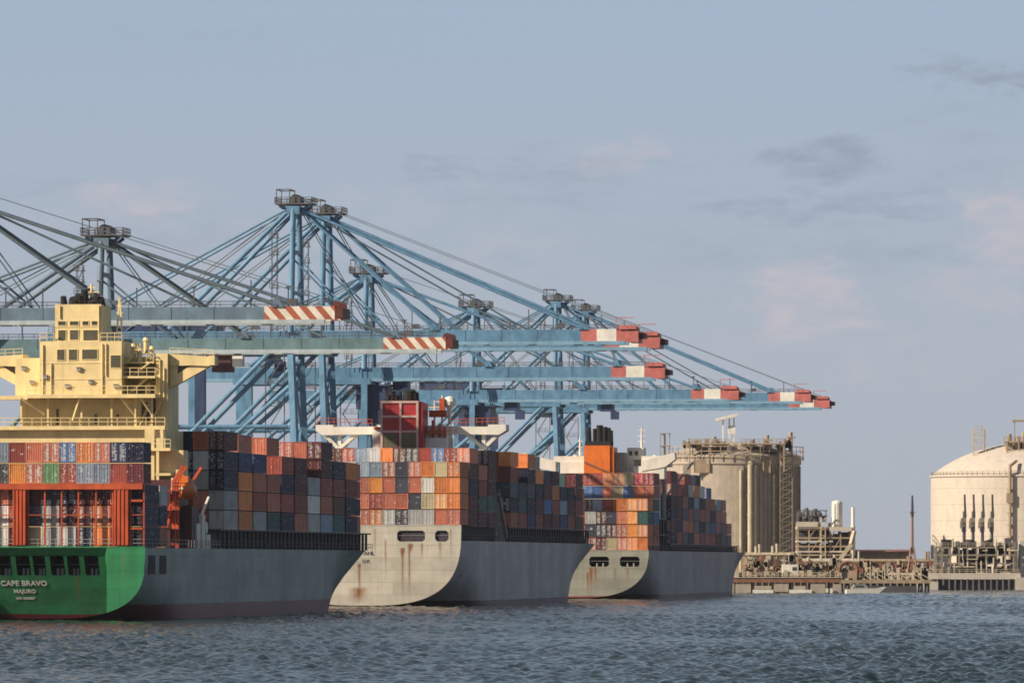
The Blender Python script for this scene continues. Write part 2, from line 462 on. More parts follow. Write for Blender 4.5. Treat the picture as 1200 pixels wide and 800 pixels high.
# ------------------------------------------------------------------ ground, quay and water
def build_water():
    rng = np.random.default_rng(3)
    y0, y1 = 440.0, 2300.0
    rows = int(math.log(y1 / y0) / 0.0007)
    cols = 500
    ys = y0 * np.exp(np.linspace(0, math.log(y1 / y0), rows))
    xs = np.linspace(-0.098, 0.098, cols)
    Y = np.repeat(ys[:, None], cols, 1)
    X = xs[None, :] * Y
    Z = np.zeros_like(X)
    row_sp = Y * 0.0007
    col_sp = Y * (xs[1] - xs[0])
    wind = math.radians(200)
    for i in range(90):
        lam = 0.75 * (7.0 / 0.75) ** (rng.random() ** 1.2)
        th = wind + rng.normal(0, 0.75)
        kx, ky = math.cos(th) * 2 * math.pi / lam, math.sin(th) * 2 * math.pi / lam
        slope = 0.056 * (1.0 if lam < 3.5 else 0.5)
        amp = slope * lam / (2 * math.pi)
        ph = rng.random() * 6.283
        lod = np.clip((lam - 2.2 * np.abs(ky) / math.hypot(kx, ky) * row_sp - 2.2 * np.abs(kx) / math.hypot(kx, ky) * col_sp) / lam * 2.2, 0, 1)
        s = np.sin(kx * X + ky * Y + ph)
        Z += amp * lod * (s - 0.22 * np.cos(2 * (kx * X + ky * Y + ph)))
    # gusts: patches of stronger and weaker chop
    g = np.zeros_like(X)
    for i in range(10):
        lam = rng.uniform(40, 160); th = rng.uniform(0, 6.28)
        g += np.sin(X * math.cos(th) * 6.28 / lam + Y * math.sin(th) * 6.28 / lam / 1.6 + rng.random() * 6.28)
    Z *= 1.0 + 0.13 * np.clip(g, -3, 3)
    edge = np.minimum(np.minimum((Y - y0) / 15.0, (y1 - Y) / 60.0), (0.098 - np.abs(xs)[None, :]) / 0.004)
    Z *= np.clip(edge, 0, 1)
    co = np.stack([X, Y, Z], -1).reshape(-1, 3)
    idx = np.arange(rows * cols).reshape(rows, cols)
    q = np.stack([idx[:-1, :-1], idx[:-1, 1:], idx[1:, 1:], idx[1:, :-1]], -1).reshape(-1, 4)
    # flat sea all round the rippled sheet
    n0 = len(co)
    xl0, xl1 = 0.098 * y0, 0.098 * y1
    B = 9000.0
    extra = np.array([(-xl0, y0, 0), (xl0, y0, 0), (xl1, y1, 0), (-xl1, y1, 0), (-B, -1500, 0), (B, -1500, 0), (B, 9000, 0), (-B, 9000, 0)], float)
    co = np.concatenate([co, extra])
    e = n0
    qx = np.array([(e + 4, e + 5, e + 1, e + 0), (e + 5, e + 6, e + 2, e + 1), (e + 6, e + 7, e + 3, e + 2), (e + 7, e + 4, e + 0, e + 3)])
    q = np.concatenate([q, qx])
    me = bpy.data.meshes.new('water')
    me.vertices.add(len(co)); me.vertices.foreach_set('co', co.astype(np.float32).ravel())
    me.loops.add(q.size); me.loops.foreach_set('vertex_index', q.astype(np.int32).ravel())
    me.polygons.add(len(q))
    me.polygons.foreach_set('loop_start', np.arange(0, q.size, 4, dtype=np.int32))
    me.polygons.foreach_set('use_smooth', np.ones(len(q), bool))
    me.update(calc_edges=True); me.validate()
    m, nt, b = new_mat('choppy_harbour_water')
    f = ramp(nt, noise(nt, (0.02, 0.008, 0.1), 4.0), 0.35, 0.65)
    nt.links.new(mixrgb(nt, f, (0.008, 0.019, 0.021), (0.015, 0.029, 0.030)), b.inputs['Base Color'])
    b.inputs['Roughness'].default_value = 0.07
    b.inputs['IOR'].default_value = 1.333
    bp = node(nt, 'ShaderNodeBump'); bp.inputs['Strength'].default_value = 0.55; bp.inputs['Distance'].default_value = 0.18
    nt.links.new(noise(nt, (2.2, 1.7, 1.0), 4.0, 0.6), bp.inputs['Height'])
    nt.links.new(bp.outputs['Normal'], b.inputs['Normal'])
    me.materials.append(m)
    o = bpy.data.objects.new('water', me); COL.objects.link(o)
    tag(o, kind='structure')
build_water()

def build_land():
    g = MB()
    # the terminal's quay: a long concrete platform left of the ships, its edge parallel to their sides
    def Q(u, off, z):                              # u along the quay from depth 0, off metres inshore of the ships' outer line
        p = shipline(0) + QD * (u / QD.y) - QR * off
        return (p.x, p.y, z)
    a, b_, c, d = Q(850, 46, 0), Q(2235, 46, 0), Q(2235, 900, 0), Q(850, 900, 0)
    g.hexa([(p[0], p[1], -6) for p in (a, d, c, b_)] + [(p[0], p[1], 3.0) for p in (a, d, c, b_)])
    tag(g.build('quay', CONCRETE), kind='structure')
    k = MB()
    k.box(-7000, 7000, 2262, 8600, -6, 2.4)
    m = paint('sandy_ground', (0.30, 0.24, 0.17), 0.9, 0.3, 0.0, (0.02, 0.02, 0.02), 0.1)
    tag(k.build('ground', m), kind='structure')
build_land()

# ------------------------------------------------------------------ containers
CC = {
    'orange': (0.72, 0.20, 0.025), 'bright orange': (0.82, 0.30, 0.03), 'rust red': (0.34, 0.062, 0.04), 'brick': (0.50, 0.14, 0.075),
    'maroon': (0.11, 0.022, 0.028), 'crimson': (0.42, 0.03, 0.05), 'brown': (0.11, 0.045, 0.03), 'navy': (0.014, 0.02, 0.06), 'dark blue': (0.02, 0.045, 0.13),
    'blue': (0.06, 0.15, 0.36), 'grey blue': (0.24, 0.31, 0.40), 'slate': (0.07, 0.075, 0.10), 'pale grey': (0.46, 0.46, 0.46), 'white': (0.66, 0.64, 0.58),
    'green': (0.12, 0.27, 0.13), 'teal': (0.04, 0.12, 0.115), 'sand': (0.55, 0.46, 0.28),
}
def container_mesh(L, H=2.86, W=2.40):
    h = W / 2; g = MB(); t = 0.16
    for x in (-h, h - t):
        for y in (0, L - t):
            g.box(x, x + t, y, y + t, 0, H)
    for x in (-h, h - t):
        g.box(x, x + t, t, L - t, 0, t); g.box(x, x + t, t, L - t, H - 0.12, H)
    for y in (0, L - t):
        g.box(-h + t, h - t, y, y + t, 0, t); g.box(-h + t, h - t, y, y + t, H - 0.12, H)
    # corrugated sides
    n = int((L - 2 * t) / 0.56); st = (L - 2 * t) / n
    for sgn in (-1, 1):
        for i in range(n):
            y = t + i * st
            xa, xb = sgn * (h - 0.03), sgn * (h - 0.075)
            pr = [(y, xa), (y + st * 0.38, xa), (y + st * 0.5, xb), (y + st * 0.88, xb), (y + st, xa)]
            for (p, q) in zip(pr[:-1], pr[1:]):
                f = [(p[1], p[0], t), (q[1], q[0], t), (q[1], q[0], H - 0.12), (p[1], p[0], H - 0.12)]
                g.face(f if sgn > 0 else f[::-1])
    g.face([(-h + t, L - 0.05, t), (-h + t, L - 0.05, H), (h - t, L - 0.05, H), (h - t, L - 0.05, t)])
    g.face([(-h + .05, .05, H - 0.03), (h - .05, .05, H - 0.03), (h - .05, L - .05, H - 0.03), (-h + .05, L - .05, H - 0.03)])
    g.face([(-h + .05, .05, 0.06), (-h + .05, L - .05, 0.06), (h - .05, L - .05, 0.06), (h - .05, .05, 0.06)])
    return g.mesh('container', M_BOX)
def door_mesh(H=2.86, W=2.40):
    h = W / 2; g = MB()
    for s in (-1, 1):
        g.box(min(s * 0.02, s * (h - 0.17)), max(s * 0.02, s * (h - 0.17)), 0.06, 0.13, 0.17, H - 0.13)
        for x in (0.32, 0.82):
            g.tube((s * x, 0.035, 0.2), (s * x, 0.035, H - 0.16), 0.028, n=6)
            g.box(s * x - 0.09, s * x + 0.09, 0.0, 0.058, 1.0, 1.09)
            for z in (0.5, H - 0.5): g.box(s * x - 0.07, s * x + 0.07, 0.01, 0.058, z, z + 0.1)
        for z in (0.75, 1.45, 2.15): g.box(min(s * 0.1, s * (h - 0.22)), max(s * 0.1, s * (h - 0.22)), 0.045, 0.06, z, z + 0.06)
    return g.mesh('door', M_DOOR)
def end_mesh(H=2.86, W=2.40):
    h = W / 2 - 0.16; g = MB(); n = 8; st = 2 * h / n
    for i in range(n):
        x = -h + i * st
        pr = [(x, 0.05), (x + st * .4, 0.05), (x + st * .5, 0.10), (x + st * .9, 0.10), (x + st, 0.05)]
        for p, q in zip(pr[:-1], pr[1:]):
            g.face([(p[0], p[1], 0.16), (q[0], q[1], 0.16), (q[0], q[1], H - .12), (p[0], p[1], H - .12)])
    return g.mesh('end_panel', M_BOX)
BOX40, BOX20 = container_mesh(12.19), container_mesh(6.06)
DOOR, ENDP = door_mesh(), end_mesh()
BOXES = []     # every container slot: dict(ship, u, v, w, L, colour, zone words)

# ------------------------------------------------------------------ ships
class Ship:
    def __init__(self, name, z, B, L, nick, label):
        self.z, self.B, self.L, self.nick = z, B, L, nick
        self.loc = shipline(z)
        self.root = empty('container_ship', self.loc, QROT)
        tag(self.root, label, 'container ship', 'container ships moored in line at the quay')
    def px(self, u):
        """column of the outer side, and pixels per metre, u metres forward of the stern"""
        p = self.loc + QD * u
        return 600 + FOC * p.x / p.y, FOC / p.y
    def at(self, u, px, py):
        sx, s = self.px(u)
        return (sx - px) / s, EYE + (HOR - py) / s      # v inboard, w above water
    def build(self, mb, name, mats, parent=None, smooth=False, label=None):
        return mb.build(name, mats, parent or self.root, smooth, label)

def half_breadth(b, z, ztop, zbot, n):
    d = min(1.0, max(0.0, (ztop - z) / (ztop - zbot)))
    return b * max(0.0, 1 - d ** n) ** (1.0 / n)

def make_hull(S, zd, ztop, mat, n0=3.2, bow_u=0.80, wl_u=0.66, zb0=0.25, rake=6.0):
    """lofted hull in the ship's frame: x = -v, y = u, z = w"""
    B, L = S.B, S.L
    us = [0, 1.5, 4, 8, 13, 19, 26, 34, 44, 60] + [L * t for t in (0.4, 0.5, 0.58, 0.64, 0.68, 0.72, 0.76, 0.80, 0.83, 0.86, 0.89, 0.92, 0.945, 0.965, 0.98, 0.992, 1.0)]
    M = 22
    g = MB(); ring = []
    for u in us:
        t = min(1.0, u / 46.0); s = t * t * (3 - 2 * t)
        zb = zb0 + (-8.0 - zb0) * s
        n = n0 + (7 - n0) * s
        fd = 1.0 if u < L * bow_u else max(0.0, 1 - ((u - L * bow_u) / (L * (1 - bow_u))) ** 2.4)
        e = L - rake
        fw = 1.0 if u < L * wl_u else max(0.0, 1 - (max(0, u - L * wl_u) / (e - L * wl_u)) ** 1.8) if u < e else 0.0
        pts = []
        for i in range(M + 1):
            a = math.pi * 0.5 * i / M
            hb = B / 2 * math.cos(a) ** (2 / n) if i < M else 0.0
            z = ztop - (ztop - zb) * math.sin(a) ** (2 / n)
            z = min(z, zd)
            q = max(0.0, min(1.0, z / zd)) ** 1.25
            hb *= fw + (fd - fw) * q
            sheer = 2.2 * max(0.0, (u - L * 0.93) / (L * 0.07)) if z >= zd - 0.01 else 0
            pts.append((hb, z + sheer))
        row = [(-(B / 2 - h), u, z) for h, z in pts] + [(-(B / 2 + h), u, z) for h, z in reversed(pts[:-1])]
        ring.append(row)
    k = len(ring[0])
    for r in ring: g.v += r
    for i in range(len(us) - 1):
        for j in range(k - 1):
            a = i * k + j
            g.f.append((a, a + 1, a + k + 1, a + k)); g.m.append(0)
        a, c = i * k, i * k + k - 1
        g.f.append((a, a + k, c + k, c)); g.m.append(1)
    hull = S.build(g, 'hull', [mat, MAROON], smooth=False)
    me = hull.data
    me.polygons.foreach_set('use_smooth', [m == 0 for m in g.m])
    me.set_sharp_from_angle(angle=R(40))
    return hull

def make_transom(S, ztop, zb0, n0, z1, z2, holes, mat, rake=None, thick=0.35):
    """stern plate with real openings between heights z1 and z2; rake(v, z) moves it forward"""
    B = S.B; g = MB()
    rk = rake or (lambda v, z: 0.0)
    def P(v, z): return (-v, rk(v, z), z)
    def edge(z):
        h = half_breadth(B / 2, z, ztop, zb0, n0)
        return B / 2 - h, B / 2 + h
    breaks = sorted({0.0, B} | {h for ab in holes for h in ab} | set(getattr(S, 'extra_v', [])))
    def strip(za, zb, skip):
        for a, b in zip(breaks[:-1], breaks[1:]):
            mid = (a + b) / 2
            if skip and any(h0 < mid < h1 for h0, h1 in holes): continue
            lo_a, hi_a = edge(za); lo_b, hi_b = edge(zb)
            q = [P(min(max(a, lo_a), hi_a), za), P(min(max(b, lo_a), hi_a), za), P(min(max(b, lo_b), hi_b), zb), P(min(max(a, lo_b), hi_b), zb)]
            if (abs(q[0][0] - q[1][0]) + abs(q[2][0] - q[3][0])) < 1e-5: continue
            g.face([q[1], q[0], q[3], q[2]])
    levels = []
    nlow = 22
    for i in range(nlow + 1):
        a = math.pi * 0.5 * (1 - i / nlow)
        levels.append(ztop - (ztop - zb0) * math.sin(a) ** (2 / n0))
    levels = sorted({round(z, 4) for z in levels if z < z1} | {z1})
    for za, zb in zip(levels[:-1], levels[1:]): strip(za, zb, False)
    strip(z1, z2, True)
    strip(z2, ztop, False)
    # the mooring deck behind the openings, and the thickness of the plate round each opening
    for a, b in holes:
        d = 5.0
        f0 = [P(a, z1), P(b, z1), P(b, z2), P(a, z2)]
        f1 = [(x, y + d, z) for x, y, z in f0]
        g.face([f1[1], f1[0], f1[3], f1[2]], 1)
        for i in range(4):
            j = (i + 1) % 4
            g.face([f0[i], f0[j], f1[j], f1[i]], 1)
        rc = min(0.45, (b - a) * 0.2) if z2 < 9 or z1 > 12 or S.B < 33 else 0.16
        for va, sv in ((a, 1), (b, -1)):
            for za, sz in ((z1, 1), (z2, -1)):
                tri = [P(va, za), P(va + sv * rc, za), P(va, za + sz * rc)]
                g.face(tri if sv * sz < 0 else tri[::-1])
        # bitts and rails seen inside
        w = b - a
        for q in (0.3, 0.62):
            x, y, z = P(a + w * q, z1)
            g.tube((x, y + 0.8, z), (x, y + 0.8, z + (z2 - z1) * 0.36), 0.22, n=8, m=2)
        x0, y0, _ = P(a + 0.05, z1); x1, y1, _ = P(b - 0.05, z1)
        g.bar((x0, y0 + 0.25, z1 + 0.55 * (z2 - z1)), (x1, y1 + 0.25, z1 + 0.55 * (z2 - z1)), 0.07, 0.07, 2)
    # top edge with a cap rail
    lo, hi = edge(ztop - 0.01)
    g.box(-hi, -lo, rk(B / 2, ztop) - 0.05, rk(B / 2, ztop) + 0.3, ztop + 0.003, ztop + 0.18)
    return S.build(g, 'transom', [mat, INSIDE, GREYISH])

def text_on(S, parent, body, v, w, size, mat, u=-0.06, name='name_lettering', tilt=0.0):
    c = bpy.data.curves.new(name, 'FONT')
    c.body = body; c.size = size; c.align_x = 'CENTER'; c.align_y = 'CENTER'; c.extrude = 0.015; c.offset = 0.02 * size
    c.materials.append(mat)
    o = bpy.data.objects.new(name, c); COL.objects.link(o)
    o.parent = parent
    me = bpy.data.meshes.new_from_object(o)
    me.materials.clear(); me.materials.append(mat)
    bpy.data.objects.remove(o)
    o = bpy.data.objects.new(name, me); COL.objects.link(o); o.parent = parent
    o.location = (-v, u, w); o.rotation_euler = (R(90) + tilt, 0, 0)
    return o

def window_row(S, parent, u, cells, name='window', frame_mat=None):
    """windows on an aft-facing wall at u; cells: (v0, v1, w0, w1); each window has a frame and a recessed pane"""
    for v0, v1, w0, w1 in cells:
        g = MB(); t = 0.1
        g.box(-v1 - t, -v1, u - 0.08, u - 0.003, w0 - t, w1 + t); g.box(-v0, -v0 + t, u - 0.08, u - 0.003, w0 - t, w1 + t)
        g.box(-v1, -v0, u - 0.08, u - 0.003, w0 - t, w0); g.box(-v1, -v0, u - 0.08, u - 0.003, w1, w1 + t)
        fr = S.build(g, name, frame_mat or CREAM, parent)
        p = MB(); p.box(-v1 + .003, -v0 - .003, u - 0.045, u - 0.004, w0 + .003, w1 - .003)
        if w1 - w0 > 1.2:
            for i in range(1, 5):
                z = w0 + (w1 - w0) * i / 5
                p.box(-v1 + .004, -v0 - .004, u - 0.075, u - 0.046, z - 0.06, z + 0.06, 1)
        S.build(p, 'pane', [GLASS, OLIVE], fr)

# ---- the green-sterned ship
S1 = Ship('green', 1010.0, 36.4, 247.0, 'green sterned ship', 'container ship with a green stern, orange lashing bridge and cream yellow superstructure')
H1 = hull_paint('grey_green_hull_paint', (0.235, 0.30, 0.275), (0.16, 0.03, 0.04), 2.3, 0.35, (0.25, 0.05, 0.03), 0.6)  # grey stands for shade and water reflection on the green ship's side
T1 = hull_paint('green_stern_paint', (0.032, 0.235, 0.095), (0.13, 0.02, 0.025), 0.95, 0.35, (0.35, 0.5, 0.04), 0.55, ((10.5, 6.6, 2.6, .5, .5), (16, 6.5, 3.5, .4, .4), (21, 6.6, 3, .5, .4), (3.2, 10, 5, .3, .35)))
make_hull(S1, 10.5, 10.5, H1, n0=3.4, bow_u=0.82, wl_u=0.63)
CH0, CH1 = 5.6, 30.8
S1.extra_v = [CH0, CH0 + 0.4, CH1 - 0.4, CH1]
def rake1(v, z):  # centre panel raked steeply so it falls darker than the cheeks
    t = max(0.0, (10.3 - z) / 10.0)
    if v <= CH0 or v >= CH1: return 0.0
    k = min(1.0, (v - CH0) / 0.4, (CH1 - v) / 0.4)
    return (0.4 + 6.2 * t) * k if z < 10.45 else 0.0
holes1 = [(7.1 + 2.5 * i + 0.28 * (i % 2), 7.1 + 2.5 * i + 2.05) for i in range(9)]
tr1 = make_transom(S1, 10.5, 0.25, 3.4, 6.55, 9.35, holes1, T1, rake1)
vn = (170 - 19.5) / 8.2
text_on(S1, tr1, 'CAPE BRAVO', vn, 5.35, 1.15, LETTER, rake1(19, 5.35) - 0.06, tilt=math.atan(0.62))
text_on(S1, tr1, 'MAJURO', vn, 4.2, 0.85, LETTER, rake1(19, 4.2) - 0.06, 'port_lettering', math.atan(0.62))
text_on(S1, tr1, 'IMO 9330867', vn, 3.2, 0.5, LETTER, rake1(19, 3.2) - 0.06, 'number_lettering', math.atan(0.62))
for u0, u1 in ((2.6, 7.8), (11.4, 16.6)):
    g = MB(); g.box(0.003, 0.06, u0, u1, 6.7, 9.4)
    S1.build(g, 'painted_side_opening', INSIDE)  # dark plate on the hull side, painting in a shaded opening
# hatch coaming with its row of stanchions along the side
def coaming(S, u0, u1, w0, w1, v=0.9, n=40, name='hatch_coaming', mat=COAMING):
    g = MB()
    g.box(-S.B + 1.6, -v - 1.4, u0, u1, w0, w1 - 0.25)
    g.box(-S.B + 0.5, -v + 0.4, u0, u1, w1 - 0.25, w1 - 0.02)
    for i in range(n):
        u = u0 + (u1 - u0) * (i + 0.5) / n
        g.box(-v - 0.35, -v, u - 0.45, u + 0.2, w0, w1 - 0.25)
    g.rail([(-0.25, u0, w0), (-0.25, u1, w0)], 1.1, 2.5, 0.08)
    return S.build(g, name, mat)
coaming(S1, 66, 219, 10.503, 13.5)
# orange lashing bridge across the stern
g = MB()
def lash(px0, px1, y0, y1, u0=-0.15, u1=0.75):
    a = (170 - px0) / 8.2; b = (170 - px1) / 8.2
    g.box(-a, -b, u0, u1, EYE + (HOR - y1) / 8.2, EYE + (HOR - y0) / 8.2)
for a, b in ((12, 28), (133, 150.5), (-108, -92)):
    lash(a, b, 566, 638.5)
    for q in range(4): lash(a + 0.6 + q * (b - a - 3) / 3, a + 2.2 + q * (b - a - 3) / 3, 573, 638, -0.26, -0.151)
for x in (-75, -55, -35, -15, 30, 50, 70, 90, 111, 131, 152, 168): lash(x - 0.8, x + 0.8, 567, 638.5, 0.1, 0.5)
lash(-130, 167, 566.2, 573, -0.3, 0.9)
lash(-130, 167, 602.5, 603.5, 0.05, 0.55)
lash(150.8, 167, 618, 620, 0, 0.5); lash(150.8, 167, 585, 587.5, 0, 0.5)
S1.build(g, 'lashing_bridge', REDLEAD)
g = MB(); g.box(-S1.B + 1.4, -1.2, 0.95, 14, 10.503, 10.62)
g.rail([(-S1.B + 0.3, 0.2, 10.6), (-0.3, 0.2, 10.6), (-0.3, 64, 10.6)], 1.1, 2.4, 0.07)
S1.build(g, 'deck_railing', GREYISH)

# superstructure of the green-sterned ship, seen from aft
u_s = 53.0
def bx1(g, px0, px1, y0, y1, d0, d1, m=0, u=u_s):
    a, wt = S1.at(u, px0, y0); b, wb = S1.at(u, px1, y1)
    g.box(-a, -b, u + d0, u + d1, wb, wt, m)
house = MB()
bx1(house, -18, 192, 503, 641, 0.6, 16)                 # lower block
bx1(house, 15, 172, 466.2, 503, 3.2, 15)                # recessed deck storey
bx1(house, 43, 141, 399, 466, 0.0, 12)                  # funnel and engine casing
bx1(house, 60, 115, 355.5, 399, 0.9, 9)
bx1(house, 10, 43, 418, 466, 2.5, 13)                   # port shoulder
bx1(house, 141, 180, 416, 466, 6.0, 13)
bx1(house, 178, 192, 413, 503, 2.6, 12)                 # starboard tower
house_o = S1.build(house, 'superstructure', CREAM)
dk = MB()
bx1(dk, -22, 193, 498.5, 503, -0.5, 0.6)
bx1(dk, 30, 183, 461.5, 466, -1.6, 3.0)
bx1(dk, 110, 180, 440, 442.5, 0.5, 5.9); bx1(dk, 141, 176, 423, 425, 2.0, 6.0)
bx1(dk, -40, 30, 463, 467.5, -1.0, 3.0)
for x in (20, 52, 92, 128, 156, 176): bx1(dk, x, x + 2.2, 466.2, 498.4, -0.2, 0.2)
for x0, x1 in ((22, 48), (142, 162), (93, 82), (165, 182)):
    a, wa = S1.at(u_s, x0, 466); b, wb = S1.at(u_s, x1, 492 if x0 != 22 else 485)
    dk.bar((-a, u_s - 1.2, wa), (-b, u_s + 0.4, wb), 0.28)
def r1(pts, u, off):
    return [(-S1.at(u, x, y)[0], u + off, S1.at(u, x, y)[1]) for x, y in pts]
dk.rail(r1([(-22, 498.4), (193, 498.4)], u_s, -0.4), 1.2, 1.4, 0.09)
dk.rail(r1([(30, 461.4), (183, 461.4)], u_s, -1.5), 1.2, 1.4, 0.09)
dk.rail(r1([(43, 398.8), (60, 398.8)], u_s, 0.1), 1.2, 1.0, 0.09)
dk.rail(r1([(115, 398.8), (141, 398.8)], u_s, 0.1), 1.2, 1.0, 0.09)
dk.rail(r1([(141, 422.8), (176, 422.8)], u_s, 2.1), 1.2, 1.0, 0.09)
dk.rail(r1([(110, 439.8), (180, 439.8)], u_s, 0.6), 1.2, 1.2, 0.09)
S1.build(dk, 'deck_platform', CREAM, house_o)
for x0, y0, y1 in ((47, 403, 465), (118, 402, 465), (122.5, 402, 440), (57, 425, 465), (183, 420, 500), (188, 430, 500), (66, 357, 372), (112.5, 357, 398)):
    g = MB(); a_, wt_ = S1.at(u_s, x0, y0); wb_ = S1.at(u_s, x0, y1)[1]
    off = 0.9 if y0 < 399 else (2.6 if x0 > 180 else 0.0)
    g.tube((-a_, u_s + off - 0.16, wb_), (-a_, u_s + off - 0.16, wt_), 0.1, n=8)
    for q in range(4): g.box(-a_ - .16, -a_ + .16, u_s + off - .2, u_s + off - .002, wb_ + (wt_ - wb_) * (q + .5) / 4, wb_ + (wt_ - wb_) * (q + .5) / 4 + .1)
    S1.build(g, 'wall_pipe', CREAM, house_o)
for x, y in ((50, 441), (90, 432), (104, 447), (76, 452), (134, 452), (30, 447), (20, 430)):
    a_, w_ = S1.at(u_s, x, y); off = 0.0 if x > 43 else 2.5
    g = MB(); g.box(-a_ - .3, -a_ + .3, u_s + off - .35, u_s + off - .004, w_ - .25, w_ + .25); g.box(-a_ - .4, -a_ + .4, u_s + off - .45, u_s + off - .1, w_ + .25, w_ + .33)
    S1.build(g, 'deck_lamp', GREYISH, house_o)
for y0, (xa, xb), off in ((425, (43, 128), 0.0), (444, (43, 141), 0.0), (382.5, (60, 115), 0.9)):
    g = MB(); a_, w_ = S1.at(u_s, xa, y0); b_ = S1.at(u_s, xb, y0)[0]
    g.box(-a_, -b_, u_s + off - .07, u_s + off - .002, w_, w_ + .1); S1.build(g, 'wall_ledge', CREAM, house_o)
st = MB()                                                # stairs and vents between the casing and the tower
for (xa, ya, xb, yb) in ((145, 462, 172, 440), (150, 440, 172, 424), (172, 498, 188, 466), (146, 424, 160, 402), (160, 498, 172, 470)):
    st = MB()
    a, wa = S1.at(u_s, xa, ya); b, wb = S1.at(u_s, xb, yb)
    for o_ in (1.6, 2.5): st.bar((-a, u_s + o_, wa), (-b, u_s + o_, wb), 0.16)
    for i in range(9):
        p = i / 8
        st.box(-(a + (b - a) * p) - 0.2, -(a + (b - a) * p) + 0.2, u_s + 1.6, u_s + 2.5, wa + (wb - wa) * p - 0.05, wa + (wb - wa) * p)
    S1.build(st, 'stair', CREAM, house_o)
for x, y, r in ((150, 405, 0.5), (157, 410, 0.6), (165, 398, 0.55), (172, 408, 0.5), (128, 396, 0.4), (160, 430, 0.5), (168, 452, 0.45), (150, 455, 0.5), (32, 455, 0.5), (25, 440, 0.4)):
    v_, w_ = S1.at(u_s, x, y)
    st = MB(); st.tube((-v_, u_s + 3.5, w_ - 2.0), (-v_, u_s + 3.5, w_), r * 0.7, n=8)
    st.tube((-v_, u_s + 3.5, w_), (-v_, u_s + 3.5, w_ + 0.5), r, r * 0.6, n=8)
    S1.build(st, 'vent', CREAM, house_o)
# bridge wings with triangular brackets
for sgn in (0, 1):
    wg = MB()
    out = lambda pts: [((-S1.at(u_s, x, y)[0]) if not sgn else (-(S1.B - 0.4) + S1.at(u_s, x, y)[0]), S1.at(u_s, x, y)[1]) for x, y in pts]
    wg.prism(out([(192.5, 413.5), (245, 417), (245, 426), (241, 428), (218, 427), (202, 427.5), (192.5, 427)]), 'y', u_s + 3.6, u_s + 8.0)
    wg.prism(out([(192.5, 427.02), (202, 427.52), (202, 449.4), (192.5, 454)]), 'y', u_s + 3.9, u_s + 5.4)
    wg.prism(out([(218, 427.02), (241, 428.02), (202.02, 449.4), (202.02, 437)]), 'y', u_s + 3.9, u_s + 5.4)
    wg.prism(out([(202.02, 427.52), (218, 427.02), (202.02, 437)]), 'y', u_s + 5.0, u_s + 5.3, 1)
    wg.prism(out([(240, 415.5), (247, 416), (247, 427), (240, 427)]), 'y', u_s + 3.4, u_s + 6.0)
    wg.rail([(out([(193, 415)])[0][0], u_s + 3.7, out([(193, 415)])[0][1]), (out([(245, 417.5)])[0][0], u_s + 3.7, out([(245, 417.5)])[0][1])], 1.1, 1.2, 0.08)
    S1.build(wg, 'bridge_wing', [CREAM, GREYISH], house_o)
cells = []
def cell(px0, px1, y0, y1):
    a, wt = S1.at(u_s, px0, y0); b, wb = S1.at(u_s, px1, y1)
    return (b, a, wb, wt)
window_row(S1, house_o, u_s, [cell(64, 73, 409, 421), cell(78, 88, 409, 421), cell(94, 112, 409, 420)])
window_row(S1, house_o, u_s + 0.9, [cell(64, 73, 386, 398), cell(78, 88, 386, 397), cell(94, 112, 386, 398), cell(64, 73, 375.5, 380), cell(78, 88, 375.5, 380), cell(93, 100, 375.5, 380), cell(104, 111, 375.5, 380)])
window_row(S1, house_o, u_s, [cell(128, 140, 416, 430)])
window_row(S1, house_o, u_s + 3.2, [cell(130, 133, 484, 488), cell(150, 154, 484, 490), cell(104, 107, 484, 496), cell(58, 61, 478, 497), cell(160, 170, 470, 494)], 'porthole')
mast = MB()
v_, w_ = S1.at(u_s, 99, 366)
mx, mu = -v_, u_s + 4
mast.tube((mx, mu, w_), (mx, mu, w_ + 4.6), 0.3, 0.16, 8)
for dz, hw in ((2.1, 1.6), (3.2, 1.2), (3.9, 0.6)): mast.box(mx - hw, mx + hw, mu - 0.1, mu + 0.1, w_ + dz, w_ + dz + 0.16)
for sx in (-1, 1):
    mast.bar((mx + sx * 1.2, mu, w_), (mx, mu, w_ + 2.4), 0.12); mast.box(mx + sx * 1.4 - .12, mx + sx * 1.4 + .12, mu - .12, mu + .12, w_ + 2.1, w_ + 2.8)
v2, w2 = S1.at(u_s, 134, 400)
mast.bar((-v2 - 0.5, u_s + 3, w2), (-v2, u_s + 3, w2 + 7), 0.22); mast.bar((-v2 + 0.5, u_s + 3, w2), (-v2, u_s + 3, w2 + 7), 0.22)
for i in range(6): mast.box(-v2 - 0.5, -v2 + 0.5, u_s + 2.9, u_s + 3.1, w2 + i * 1.1, w2 + i * 1.1 + 0.12)
S1.build(mast, 'mast', CREAM, house_o)
for x, y, r in ((67, 350, 0.45), (80, 352, 0.8), (86, 348, 0.7), (92, 342, 0.55), (107, 349, 0.6), (112, 352, 0.5), (101, 354, 0.7)):
    v_, w_ = S1.at(u_s, x, y - 4); wb = S1.at(u_s, x, 356)[1]
    ex = MB(); ex.tube((-v_, u_s + 3.5, wb), (-v_, u_s + 2.9, w_), r * 1.2, r, 10)
    S1.build(ex, 'exhaust_pipe', SOOT, house_o)
